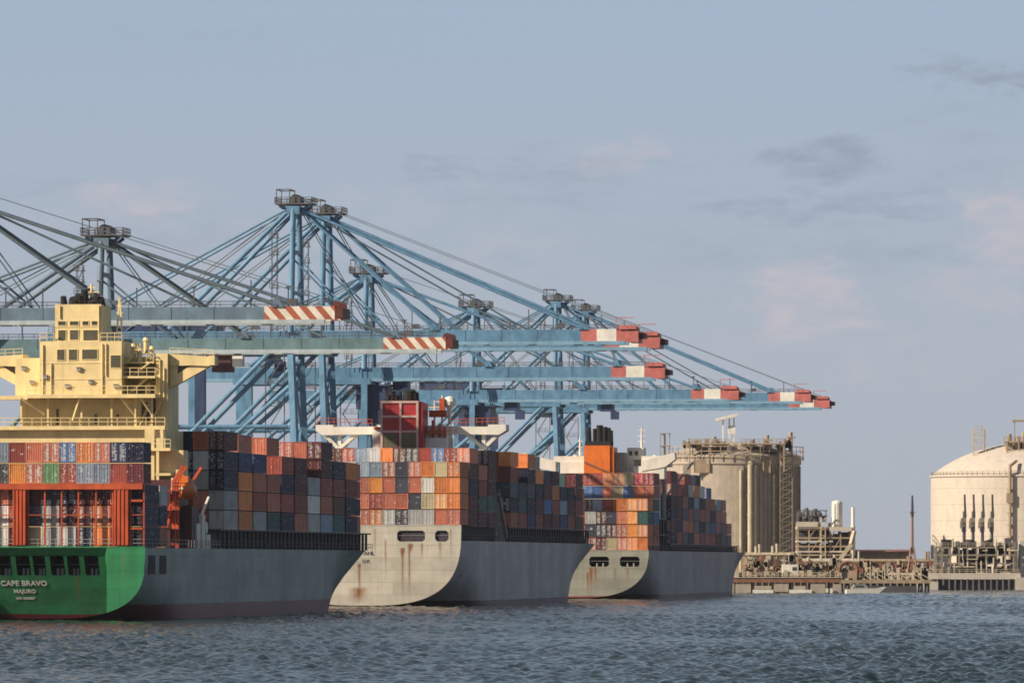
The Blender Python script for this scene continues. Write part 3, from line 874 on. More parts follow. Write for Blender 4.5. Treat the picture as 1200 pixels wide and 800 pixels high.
# starboard side platform: yellow post, ledge and shaded screen
u_p = 45.0
def bxp(g, px0, px1, y0, y1, d0, d1, m=0):
    a, wt = S1.at(u_p, px0, y0); b, wb = S1.at(u_p, px1, y1)
    g.box(-a, -b, u_p + d0, u_p + d1, wb, wt, m)
sp_ = MB()
bxp(sp_, 168.5, 180, 503, 568, 0, 1.6); bxp(sp_, 168, 200, 524.5, 528, -0.6, 4); bxp(sp_, 182, 200, 554, 557, -0.4, 3)
bxp(sp_, 183, 212, 527, 562, 1.8, 6)
sp_.rail([(-S1.at(u_p, 180, 524)[0], u_p - 0.5, S1.at(u_p, 180, 524)[1]), (-S1.at(u_p, 200, 524)[0], u_p - 0.5, S1.at(u_p, 200, 524)[1])], 1.2, 0.9, 0.09)
bxp(sp_, 186, 190, 503, 524, 0.5, 1.2)
S1.build(sp_, 'side_platform', CREAM, house_o)
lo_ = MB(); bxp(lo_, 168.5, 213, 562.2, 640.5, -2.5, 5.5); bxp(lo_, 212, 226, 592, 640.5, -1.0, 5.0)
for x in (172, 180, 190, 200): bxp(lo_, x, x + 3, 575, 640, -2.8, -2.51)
S1.build(lo_, 'lower_deckhouse', MAROON, house_o)  # lower side of the accommodation, its shade put into dark maroon
dv = MB()                                                # davits and rusty fittings round the lifeboat
for u in (30.0, 33.0, 45.5):
    dv = MB()
    dv.box(-1.6, -1.1, u, u + 0.5, 10.503, 20.5); dv.bar((-1.35, u + .25, 20.4), (0.1, u + .25, 22.6), 0.4)
    dv.bar((-4.0, u + .25, 10.6), (-1.4, u + .25, 18), 0.3)
    S1.build(dv, 'boat_davit', REDLEAD)
dv = MB()
for z in (13.2, 16.0, 18.8): dv.box(-4.2, -1.0, 27.0, 33.6, z, z + 0.16); 
dv.rail([(-0.9, 27, 16.2), (-0.9, 33.5, 16.2)], 1.1, 1.1, 0.1); dv.rail([(-0.9, 27, 19), (-0.9, 33.5, 19)], 1.1, 1.1, 0.1)
S1.build(dv, 'boat_gallery', REDLEAD)
wn_ = MB()
wn_.box(-2.8, -0.8, 47, 50, 10.503, 14.2); wn_.box(-1.4, -0.6, 50.4, 53, 10.503, 15.6); wn_.tube((-2.6, 54.5, 13.6), (-0.6, 54.5, 13.6), 0.9, n=14)
wn_.box(-2.8, -0.5, 53.5, 57, 10.503, 12.6); wn_.bar((-0.8, 51, 15.5), (-0.8, 57, 18.2), 0.3)
S1.build(wn_, 'stores_crane', WHITE)

# lifeboat hanging at the side: an orange enclosed boat
def lifeboat(S, u, v, w, label):
    root = empty('lifeboat', S.loc + QD * u - QR * v + Vector((0, 0, w)), QROT)
    tag(root, label, 'lifeboat')
    g = MB(); ring = []
    N = 12; M = 10
    for i in range(N + 1):
        t = i / N; y = -4.2 + 8.4 * t
        f = max(0.05, 1 - abs(2 * t - 1) ** 2.6)
        ring.append([(1.45 * f * math.cos(2 * math.pi * j / M), y, (1.55 if math.sin(2 * math.pi * j / M) > 0 else 1.3) * (0.4 + 0.6 * f) * math.sin(2 * math.pi * j / M)) for j in range(M)])
    for r in ring: g.v += r
    for i in range(N):
        for j in range(M):
            k = (j + 1) % M
            g.f.append((i * M + j, (i + 1) * M + j, (i + 1) * M + k, i * M + k)); g.m.append(0)
    g.f.append(tuple(range(M))); g.m.append(0); g.f.append(tuple(N * M + j for j in reversed(range(M)))); g.m.append(0)
    g.build('boat_hull', ORANGE, root, True)
    c = MB(); c.box(-0.7, 0.7, -3.0, -1.2, 1.2, 2.2); c.box(-0.8, 0.8, -1.0, 2.4, 1.25, 1.75)
    c.build('canopy', ORANGE, root)
    d = MB(); d.box(-1.62, -1.3, -4.0, -3.8, -0.4, 1.9); d.box(-1.62, 0.2, -4.3, -4.1, 0.2, 0.5); d.box(-1.5, -0.9, -4.35, -4.2, -0.6, 1.4)
    d.build('boarding_ladder', WHITE, root)
lifeboat(S1, 40.5, 1.2, 19.0, 'orange enclosed lifeboat hanging at the side of the green sterned ship')

# ---- the cream-sterned ship
S2 = Ship('cream', 1337.0, 37.8, 252.0, 'cream sterned ship', 'middle container ship with a cream rust-streaked stern and red funnel')
H2 = hull_paint('streaky_grey_hull_paint', (0.41, 0.385, 0.385), (0.09, 0.03, 0.04), 1.2, 0.55, (0.4, 0.06, 0.004), 0.95)
T2 = hull_paint('cream_stern_paint', (0.53, 0.485, 0.405), (0.05, 0.02, 0.025), 0.35, 0.75, (0.40, 0.55, 0.025), 0.28, ((19.5, 8.5, 0.6, .45, 1.0), (19.6, 3.9, 0.3, 2.4, .9), (19.6, 3.4, 1.6, .5, 1.6), (11.2, 11.4, 9.2, .6, 1.6), (11.2, 11.0, 1.0, .28, 1.0), (9.7, 12.2, 10.2, .7, 1.6), (9.9, 11.5, 1.0, .3, 1.0), (7.5, 12.3, 9.0, .35, .8), (14.5, 13, 5, .3, .7), (4.0, 12.5, 8.6, .4, .7), (2.0, 15, 9, .3, .6), (16.5, 15, 8, .35, .6)))
make_hull(S2, 12.6, 15.4, H2, n0=3.0, bow_u=0.83, wl_u=0.62)
holes2 = [((540 - 497) / 6.2, (540 - 464) / 6.2), ((540 - 525) / 6.2, (540 - 509) / 6.2), (28.5, 33.0)]
tr2 = make_transom(S2, 15.4, 0.3, 3.0, 12.45, 14.5, holes2, T2)
text_on(S2, tr2, 'ANL', (540 - 430.5) / 6.2, 10.2, 1.05, LETTER_DARK)
text_on(S2, tr2, 'U.K.', (540 - 427.5) / 6.2, 8.7, 0.9, LETTER_DARK, name='port_lettering')
def rust_plate(S, parent, spots):
    """fairlead castings with their long rusty runs"""
    for px, y0, y1, wd in spots:
        sx, s = S.px(0); v = (sx - px) / s; w0 = EYE + (HOR - y1) / s; w1 = EYE + (HOR - y0) / s
        g = MB(); g.box(-v - wd, -v + wd, -0.035, -0.004, w0, w1)
        S.build(g, 'fairlead', RUSTY, parent)
rust_plate(S2, tr2, ((470.6, 643, 645.5, 0.3), (480, 637, 640, 0.33), (419.3, 661, 663.5, 0.25)))
g = MB(); g.box(-S2.B + 1.0, -1.4, 0.4, 54, 12.603, 15.38)
for i in range(26): g.box(-1.3, -0.9, 1.0 + i * 2.1, 1.7 + i * 2.1, 12.603, 15.3)
g.rail([(-0.25, 0.5, 12.6), (-0.25, 56, 12.6)], 1.1, 2.2, 0.09)
S2.build(g, 'stern_coaming', COAMING)
coaming(S2, 72, 212, 12.603, 15.6, 0.9, 34)
u2 = 63.0
def bx2(g, px0, px1, y0, y1, d0, d1, m=0, u=u2):
    a, wt = S2.at(u, px0, y0); b, wb = S2.at(u, px1, y1)
    g.box(-a, -b, u + d0, u + d1, wb, wt, m)
g = MB()
bx2(g, 392, 570, 527, 640, -4, 9); bx2(g, 438, 452, 500, 527, -3.5, 6); bx2(g, 438, 524, 513, 527, -2, 8); bx2(g, 497, 524, 508, 527, -1.0, 7)
bx2(g, 440, 520, 498, 513, 1, 8)
house2 = S2.build(g, 'superstructure', WHITE)
for q in ((440, 446, 500, 503, -3.9, -3.51), (500, 522, 504, 507.9, -2, -1.01), (500, 520, 480, 488, 2, 4), (512, 518, 466, 480, 2.4, 3.4)):
    g = MB(); bx2(g, *q); S2.build(g, 'deck_box', REDLEAD, house2)
for x, y in ((506, 492), (514, 496), (520, 500)):
    g = MB(); bx2(g, x, x + 3, y, 513, -1.4, -1.01); S2.build(g, 'deck_post', REDLEAD, house2)
g = MB()
g.rail([(-S2.at(u2, 498, 508)[0], u2 - 1.2, S2.at(u2, 498, 508)[1]), (-S2.at(u2, 535, 508)[0], u2 - 1.2, S2.at(u2, 535, 508)[1])], 1.3, 1.2, 0.1)
S2.build(g, 'deck_railing', REDLEAD, house2)
for sgn in (0, 1):
    g = MB()
    def W2(pts):
        return [((-S2.at(u2, x, y)[0]) if not sgn else (-S2.B + S2.at(u2, x, y)[0] - 0.2), S2.at(u2, x, y)[1]) for x, y in pts]
    g.prism(W2([(520, 499), (571, 499.5), (571, 497), (592, 497), (592, 504), (584, 509), (520, 508)]), 'y', u2 + 1, u2 + 6)
    g.prism(W2([(541, 507.5), (548, 507.5), (566.5, 524), (561, 524)]), 'y', u2 + 1.5, u2 + 4)
    g.prism(W2([(579, 508.5), (585, 508.5), (569, 524), (563.5, 524)]), 'y', u2 + 1.52, u2 + 4.02)
    g.prism(W2([(561, 523.5), (569.3, 523.5), (567.5, 534), (563, 534)]), 'y', u2 + 1.4, u2 + 4.1)
    g.prism(W2([(562.6, 508), (566.8, 508), (566.8, 524), (562.6, 524)]), 'y', u2 + 2, u2 + 3.6)
    S2.build(g, 'bridge_wing', WHITE, house2)
    g = MB(); a_ = W2([(525, 499), (590, 497)])
    g.rail([(a_[0][0], u2 + 1.1, a_[0][1]), (a_[1][0], u2 + 1.1, a_[1][1])], 1.4, 1.0, 0.1)
    S2.build(g, 'wing_railing', REDLEAD, house2)
g = MB()
bx2(g, 452, 494, 470, 527, -6, 2)                                          # funnel body
bx2(g, 494, 499, 472, 527, -5.9, 2, 1)
fn2 = S2.build(g, 'funnel', [FUNNEL_RED, FUNNEL_RED], house2)
g = MB()
for x in (449.8, 472, 492): bx2(g, x, x + 2.6, 470, 527, -6.25, -6.003)
for y in (470, 487, 504.5, 525): bx2(g, 449.8, 494.6, y, y + 2.6, -6.28, -6.01)
S2.build(g, 'louvre_frame', paint('pink_grey_frame_paint', (0.56, 0.38, 0.34), 0.5, 0.2), fn2)
for x in (453, 475):
    g = MB(); bx2(g, x, x + 17, 508, 524.5, -6.12, -6.003)
    for i in range(6): bx2(g, x, x + 17, 509 + i * 2.6, 510 + i * 2.6, -6.2, -6.121)
    S2.build(g, 'louvre', OLIVE, fn2)
for x, y, r in ((456, 462, 0.5), (461, 458, 0.55), (466, 463, 0.45), (481, 457, 1.3), (487, 460, 0.9), (476, 462, 0.6), (470, 460, 0.4)):
    v_, w_ = S2.at(u2, x, y); wb = S2.at(u2, x, 471)[1]
    g = MB(); g.tube((-v_, u2 - 2, wb), (-v_, u2 - 2.5, w_), r, r * 0.9, 10)
    S2.build(g, 'exhaust_pipe', SOOT, fn2)
g = MB()
v_, w_ = S2.at(u2, 504, 470)
for x, y in ((505, 468), (514, 462)):
    v_, w_ = S2.at(u2, x, y); wb = S2.at(u2, x, 500)[1]
    g.tube((-v_, u2 + 4, wb), (-v_, u2 + 4, w_ ), 0.22, 0.12, 8); g.box(-v_ - 1.2, -v_ + 1.2, u2 + 3.9, u2 + 4.1, w_ - 1.4, w_ - 1.2)
v_, w_ = S2.at(u2, 523, 466)
g.lathe((-v_, u2 + 4, w_ - 1.0), [(0.3, -4), (0.5, -1), (1.2, -0.3), (1.35, 0.4), (0.9, 1.2), (0.05, 1.5)], 14)
S2.build(g, 'mast', WHITE, house2)
g = MB()
for u in (57.0, 60.5, 65.0, 69.0):
    g.box(-1.2, -0.8, u, u + 0.4, 12.603, 22 - (u - 57) * 0.4); g.box(-3, -0.8, u - 0.6, u + 1.2, 14 + (u - 57) * 0.5, 14.4 + (u - 57) * 0.5)
g.bar((-0.6, 58, 22), (-0.6, 70, 13.4), 0.5); g.rail([(-0.5, 58, 22), (-0.5, 70, 13.4)], 1.0, 1.2, 0.12)
S2.build(g, 'boarding_gangway', GREYISH)

# ---- the orange-funnelled ship farther along
S3 = Ship('grey', 1655.0, 32.2, 268.0, 'orange funnelled ship', 'container ship with a grey green stern and orange funnel')
H3 = hull_paint('plain_grey_hull_paint', (0.27, 0.255, 0.27), (0.11, 0.035, 0.045), 1.0, 0.35, (0.3, 0.06, 0.02), 0.55)
T3 = hull_paint('grey_green_stern_paint', (0.31, 0.305, 0.25), (0.26, 0.06, 0.05), 0.7, 0.6, (0.6, 0.6, 0.03), 0.25, ((13.6, 7.6, 2.0, .6, 1.3), (12.6, 7.8, 3.0, .5, 1.0), (14.4, 6.5, 1.2, .4, 1.0), (5, 7.5, 4, .5, .7), (8, 7.5, 3, .4, .6)))
make_hull(S3, 11.3, 11.3, H3, n0=2.5, bow_u=0.85, wl_u=0.72)
holes3 = [((760 - 749) / 5.0, (760 - 726) / 5.0), ((760 - 713) / 5.0, (760 - 690) / 5.0), (19, 24), (26, 29.5)]
tr3 = make_transom(S3, 11.3, 0.3, 2.5, 7.6, 9.95, holes3, T3)
rust_plate(S3, tr3, ((692, 667, 669.5, 0.35), (698, 667, 669, 0.3)))
coaming(S3, 50, 222, 11.303, 13.0, 0.9, 34)
g = MB(); g.box(-S3.B + 1.0, -1.0, 0.5, 30, 11.303, 11.45)
for u in (28, 34, 40, 46): g.box(-1.4, -0.9, u, u + .5, 11.303, 19)
g.box(-3, -0.8, 28, 47, 15, 15.3); g.box(-3, -0.8, 28, 47, 18.7, 19.0)
g.rail([(-0.3, 0.5, 11.4), (-0.3, 206, 11.4)], 1.1, 2.6, 0.09)
S3.build(g, 'deck_railing', COAMING)
u3 = 36.0
def bx3(g, px0, px1, y0, y1, d0, d1, m=0, u=u3):
    a, wt = S3.at(u, px0, y0); b, wb = S3.at(u, px1, y1)
    g.box(-a, -b, u + d0, u + d1, wb, wt, m)
g = MB()
bx3(g, 640, 768, 560, 645, -3, 12)
bx3(g, 656, 690, 541, 560, -1, 10); bx3(g, 648, 690, 534, 541, -0.5, 5); bx3(g, 722, 770, 551, 560, 0, 11); bx3(g, 722, 733, 530, 551, -2, 6, 1); bx3(g, 690, 722, 540, 560, -1, 6)
bx3(g, 733, 752, 524, 538, 3, 9); bx3(g, 741, 768, 538, 552, 3.5, 10, 1); bx3(g, 668, 688, 537, 549, 3, 9); bx3(g, 733, 741, 538, 551, 3.2, 8)
bx3(g, 742, 779, 546, 561, -1.2, 4); bx3(g, 752, 786, 534, 547, -0.8, 4)
house3 = S3.build(g, 'superstructure', [WHITE, GREYISH])
g = MB(); 
for (a, b, c, d) in ((735.5, 739, 528, 533), (742, 746, 528, 533)): bx3(g, a, b, c, d, 2.9, 2.997)
S3.build(g, 'bridge_window', GLASS, house3)
for sgn in (0, 1):
    g = MB()
    def W3(pts):
        return [((-S3.at(u3, x, y)[0]) if not sgn else (-S3.B + S3.at(u3, x, y)[0] + 0.2), S3.at(u3, x, y)[1]) for x, y in pts]
    g.prism(W3([(752, 540), (791, 530), (792, 538), (780, 547), (752, 552)]), 'y', u3 - 1.4, u3 + 3)
    S3.build(g, 'bridge_wing', WHITE, house3)
g = MB(); bx3(g, 686.5, 717, 522, 556, -5, 3); bx3(g, 717, 721.5, 524, 556, -4.6, 3, 1)
fn3 = S3.build(g, 'funnel', [ORANGE, ORANGE], house3)
g = MB(); bx3(g, 687.5, 717, 517, 522, -4.5, 2.5)
for x, y, r in ((690, 500, 0.45), (697, 502, 0.5), (703, 498, 0.9), (709, 500, 0.75), (714, 501, 0.5), (688.5, 505, 0.35), (717, 504, 0.4)):
    v_, w_ = S3.at(u3, x, y); wb = S3.at(u3, x, 517)[1]
    e_ = MB(); e_.tube((-v_, u3 - 1, wb - 1), (-v_, u3 - 1.4, w_), r, r * 0.9, 10)
    S3.build(e_, 'exhaust_pipe', SOOT, fn3)
S3.build(g, 'funnel_cap', SOOT, fn3)
g = MB()
a, wa = S3.at(u3, 687, 541); b, wb = S3.at(u3, 722, 556)
g.bar((-a, u3 - 5.2, wa), (-b, u3 - 5.2, wb), 0.4)
S3.build(g, 'stay_pipe', RUSTY, fn3)
g = MB()
for x, y0, y1, hw in ((749, 500, 526, 0.9), (684, 520, 540, 0.7), (676, 512, 540, 0.5)):
    v_, w_ = S3.at(u3, x, y0); wb = S3.at(u3, x, y1)[1]
    g.tube((-v_, u3 + 5, wb), (-v_, u3 + 5, w_), 0.3, 0.18, 8)
    for f in (0.35, 0.6, 0.85): g.box(-v_ - hw, -v_ + hw, u3 + 4.9, u3 + 5.1, wb + (w_ - wb) * f, wb + (w_ - wb) * f + 0.2)
for x, y in ((664, 548), (671, 537), (758, 538), (765, 537)): 
    v_, w_ = S3.at(u3, x, y); g.lathe((-v_, u3 + 4, w_), [(0.6, -1), (0.8, 0), (0.5, 0.8), (0.05, 1.0)], 10)
S3.build(g, 'mast', WHITE, house3)
g = MB()                                                                  # cargo derrick between the house and the holds
v_, w_ = S3.at(48, 778, 507)
g.tube((-v_, 48, 11.303), (-v_, 48, w_), 0.55, 0.4, 10); g.bar((-v_, 48, w_ - 16), (-v_ + 7.5, 48, w_ - 6.5), 0.5); 
for dz in (0, 3, 6): g.box(-v_ - 0.9, -v_ + 1.5, 47.4, 48.6, w_ - dz - 0.25, w_ - dz)
g.bar((-v_ + 1.4, 48, w_ - 6), (-v_ + 1.4, 48, w_), 0.2); g.bar((-v_ - 0.8, 48, w_ - 6), (-v_ - 0.8, 48, w_), 0.2)
S3.build(g, 'derrick', GREYISH)

# ------------------------------------------------------------------ loading the containers
PAL_LIT = ['orange', 'brick', 'brick', 'rust red', 'rust red', 'brown', 'grey blue', 'pale grey', 'orange', 'blue', 'slate', 'sand', 'brown', 'rust red']
PAL_DARK = ['navy', 'maroon', 'rust red', 'navy', 'brick', 'dark blue', 'rust red', 'brown', 'orange', 'slate', 'maroon', 'brick', 'navy', 'grey blue', 'rust red', 'teal', 'navy', 'brick', 'pale grey', 'maroon', 'rust red', 'blue']  # darker mix, with the shade of the outer sides put into it
ORD = ['lowest', 'second', 'third', 'fourth', 'fifth', 'sixth', 'seventh']
NTH = ['outermost', 'second', 'third', 'fourth', 'fifth', 'sixth', 'seventh', 'eighth', 'ninth', 'tenth', 'eleventh', 'twelfth', 'thirteenth', 'fourteenth', 'fifteenth']
TP = 3.02
def bay(S, zone, idx, u, base, rows, pitch, v0, heights, pal, pick=None, L=12.19, tp=TP):
    for r in range(rows):
        h = heights(r) if callable(heights) else heights[min(r, len(heights) - 1)]
        for t in range(h):
            c = pick(r, t) if pick else None
            # a bay carries runs of one colour as often as single boxes
            c = c or random.choice(pal)
            BOXES.append(dict(S=S, zone=zone, bay=idx, row=r, tier=t, top=(t == h - 1), u=u, v=v0 + pitch * r + pitch / 2, w=base + tp * t, L=L, c=c))

stern1 = {  # rows from the starboard corner, tiers from the deck: colours as photographed
    (0, 4): 'navy', (1, 4): 'dark blue', (2, 4): 'brick', (3, 4): 'orange', (4, 4): 'blue', (5, 4): 'brick', (6, 4): 'brick', (7, 4): 'rust red', (8, 4): 'grey blue',
    (0, 3): 'maroon', (1, 3): 'rust red', (2, 3): 'grey blue', (3, 3): 'grey blue', (4, 3): 'rust red', (5, 3): 'green', (6, 3): 'brick', (7, 3): 'bright orange', (8, 3): 'slate',
    (0, 2): 'navy', (1, 2): 'brick', (2, 2): 'maroon', (3, 2): 'maroon', (4, 2): 'navy', (5, 2): 'slate', (6, 2): 'maroon',
    (0, 1): 'navy', (1, 1): 'rust red', (2, 1): 'orange', (3, 1): 'rust red', (4, 1): 'maroon', (5, 1): 'pale grey', (6, 1): 'slate', (7, 1): 'rust red', (8, 1): 'white',
    (0, 0): 'navy', (1, 0): 'rust red', (2, 0): 'orange', (3, 0): 'navy', (4, 0): 'pale grey', (5, 0): 'pale grey', (6, 0): 'sand', (7, 0): 'maroon', (8, 0): 'white'}
bay(S1, 'stern', 0, 0.95, 10.63, 14, 2.46, 0.4, [3], PAL_LIT, lambda r, t: stern1.get((r, t)))
for b in BOXES: b['top'] = False            # shorter boxes stand on this lower block
b0 = len(BOXES)
bay(S1, 'stern', 0, 0.95, 10.63, 14, 2.46, 0.4, [5], PAL_LIT, lambda r, t: stern1.get((r, t)), L=6.06)
BOXES[b0:] = [b for b in BOXES[b0:] if b['tier'] >= 3]
bay(S1, 'stern', 1, 13.9, 10.63, 14, 2.46, 0.4, lambda r: 3 if r < 3 else 4, PAL_DARK, L=6.06)
hs1 = [5, 4, 5, 3, 5, 4, 4, 5, 5, 4, 4]
side1 = {(0, 0): {0: 'pale grey', 1: 'pale grey', 2: 'navy', 3: 'navy', 4: 'maroon'}, (0, 1): {4: 'brick', 3: 'pale grey'}, (0, 2): {4: 'navy', 3: 'navy', 2: 'navy'}, (0, 3): {4: 'navy', 3: 'navy', 2: 'pale grey'},
         (1, 0): {0: 'orange', 1: 'orange', 2: 'orange', 3: 'dark blue', 4: 'orange'}, (2, 0): {0: 'pale grey', 1: 'rust red', 2: 'brick', 3: 'dark blue'}, (3, 0): {3: 'brick', 2: 'brick', 4: 'navy'},
         (6, 0): {0: 'white', 2: 'pale grey', 1: 'white', 4: 'brick'}, (7, 0): {1: 'brick', 2: 'rust red', 3: 'maroon', 4: 'maroon'}, (4, 0): {4: 'brick'}, (5, 0): {4: 'brick', 1: 'rust red'}}
for k in range(11):
    ins = 0 if k < 10 else 1
    def hh(r, k=k): return hs1[k] - ((0, 0, 1, 0, 1, 0, 1, 0, 1, 0, 0)[k] if r == 0 else 0) - (1 if (r * 7 + k * 3) % 6 == 0 and r > 3 else 0)
    bay(S1, 'side', k, 70 + 13.5 * k, 13.5, 14 - 2 * ins, 2.46, 0.6 + 2.46 * ins * 0.6, hh, PAL_DARK, lambda r, t, k=k: side1.get((k, r), {}).get(t))

stern2 = {(0, 3): 'orange', (1, 3): 'sand', (2, 3): 'orange', (3, 3): 'brick', (4, 3): 'slate', (5, 3): 'brick', (6, 3): 'grey blue', (7, 3): 'grey blue',
          (0, 2): 'orange', (1, 2): 'orange', (2, 2): 'white', (3, 2): 'brick', (4, 2): 'slate', (5, 2): 'brick', (6, 2): 'bright orange', (7, 2): 'brick',
          (0, 1): 'orange', (1, 1): 'bright orange', (2, 1): 'sand', (3, 1): 'slate', (4, 1): 'brick', (5, 1): 'brick', (6, 1): 'rust red', (7, 1): 'brick',
          (0, 0): 'brick', (1, 0): 'brick', (2, 0): 'pale grey', (3, 0): 'pale grey', (4, 0): 'slate', (5, 0): 'pale grey', (6, 0): 'orange', (7, 0): 'brick'}
bay(S2, 'stern', 0, 0.5, 15.62, 15, 2.48, 0.3, [4], PAL_LIT, lambda r, t: stern2.get((r, t)))
bay(S2, 'stern', 1, 14.0, 15.4, 15, 2.48, 0.3, lambda r: 5, PAL_LIT, lambda r, t: ('maroon', 'maroon', 'navy', 'brown', 'brick')[t] if r == 0 else None)
bay(S2, 'stern', 2, 27.5, 15.4, 15, 2.48, 0.3, lambda r: 4 if r == 0 else 5, PAL_DARK, lambda r, t: {(0, 3): 'brick', (0, 2): 'rust red', (0, 1): 'teal', (1, 4): 'brick'}.get((r, t)))
bay(S2, 'stern', 3, 41.0, 15.4, 15, 2.48, 0.3, [5], PAL_DARK, lambda r, t: ('maroon', 'teal', 'maroon', 'maroon', 'maroon')[t] if r == 0 else None)
hs2 = [5, 4, 5, 4, 5, 4, 4, 3, 4, 4]
side2 = {(0, 0): {4: 'orange', 3: 'rust red', 2: 'slate', 1: 'navy', 0: 'brick'}, (2, 0): {4: 'orange', 3: 'navy', 2: 'slate'}, (1, 0): {3: 'rust red', 2: 'slate'}, (3, 0): {4: 'brick'}}
for k in range(10):
    def hh2(r, k=k): return hs2[k] - ((0, 1, 0, 0, 1, 0, 1, 0, 0, 1)[k] if r == 0 else 0)
    bay(S2, 'side', k, 74 + 13.5 * k, 15.62, 15 - (2 if k > 8 else 0), 2.48, 0.3 + (1.2 if k > 8 else 0), hh2, PAL_DARK + ['maroon', 'brown', 'maroon'], lambda r, t, k=k: side2.get((k, r), {}).get(t))

stern3 = {(0, 3): 'orange', (1, 3): 'bright orange', (2, 3): 'orange', (0, 2): 'teal', (1, 2): 'bright orange', (2, 2): 'brick', (0, 1): 'orange', (1, 1): 'bright orange', (2, 1): 'brick',
          (0, 0): 'orange', (1, 0): 'orange', (2, 0): 'brick', (3, 0): 'sand', (3, 1): 'maroon', (4, 1): 'slate', (4, 0): 'maroon', (3, 2): 'slate', (4, 2): 'brown', (5, 2): 'pale grey', (5, 1): 'slate'}
bay(S3, 'stern', 0, 0.6, 11.5, 13, 2.44, 0.35, lambda r: 4 if r < 3 else 3, PAL_LIT, lambda r, t: stern3.get((r, t)), tp=3.06)
bay(S3, 'stern', 1, 14.0, 11.5, 13, 2.44, 0.35, lambda r: 6, PAL_LIT, lambda r, t: {(0, 5): 'crimson', (1, 5): 'crimson', (2, 5): 'sand', (0, 4): 'brick', (1, 4): 'brick', (2, 4): 'blue', (3, 4): 'sand'}.get((r, t)), tp=3.06)
hs3 = [6, 5, 6, 5, 6, 5, 6, 4, 5, 4, 3, 3]
side3 = {(0, 0): {5: 'maroon', 4: 'rust red', 3: 'maroon', 2: 'navy'}, (1, 0): {5: 'rust red', 4: 'rust red'}, (3, 0): {5: 'brick', 4: 'white', 3: 'navy'}, (5, 0): {5: 'pale grey', 4: 'white'}, (9, 0): {3: 'brick'}, (8, 0): {2: 'brick'}}
for k in range(12):
    def hh3(r, k=k): return hs3[k] - ((0, 0, 1, 0, 1, 0, 2, 0, 1, 0, 0, 1)[k] if r == 0 else 0)
    bay(S3, 'side', k, 52 + 13.4 * k, 13.02, 13 - (2 if k > 9 else 0), 2.44, 0.35 + (1.2 if k > 9 else 0), hh3, PAL_DARK, lambda r, t, k=k: side3.get((k, r), {}).get(t), tp=2.96)

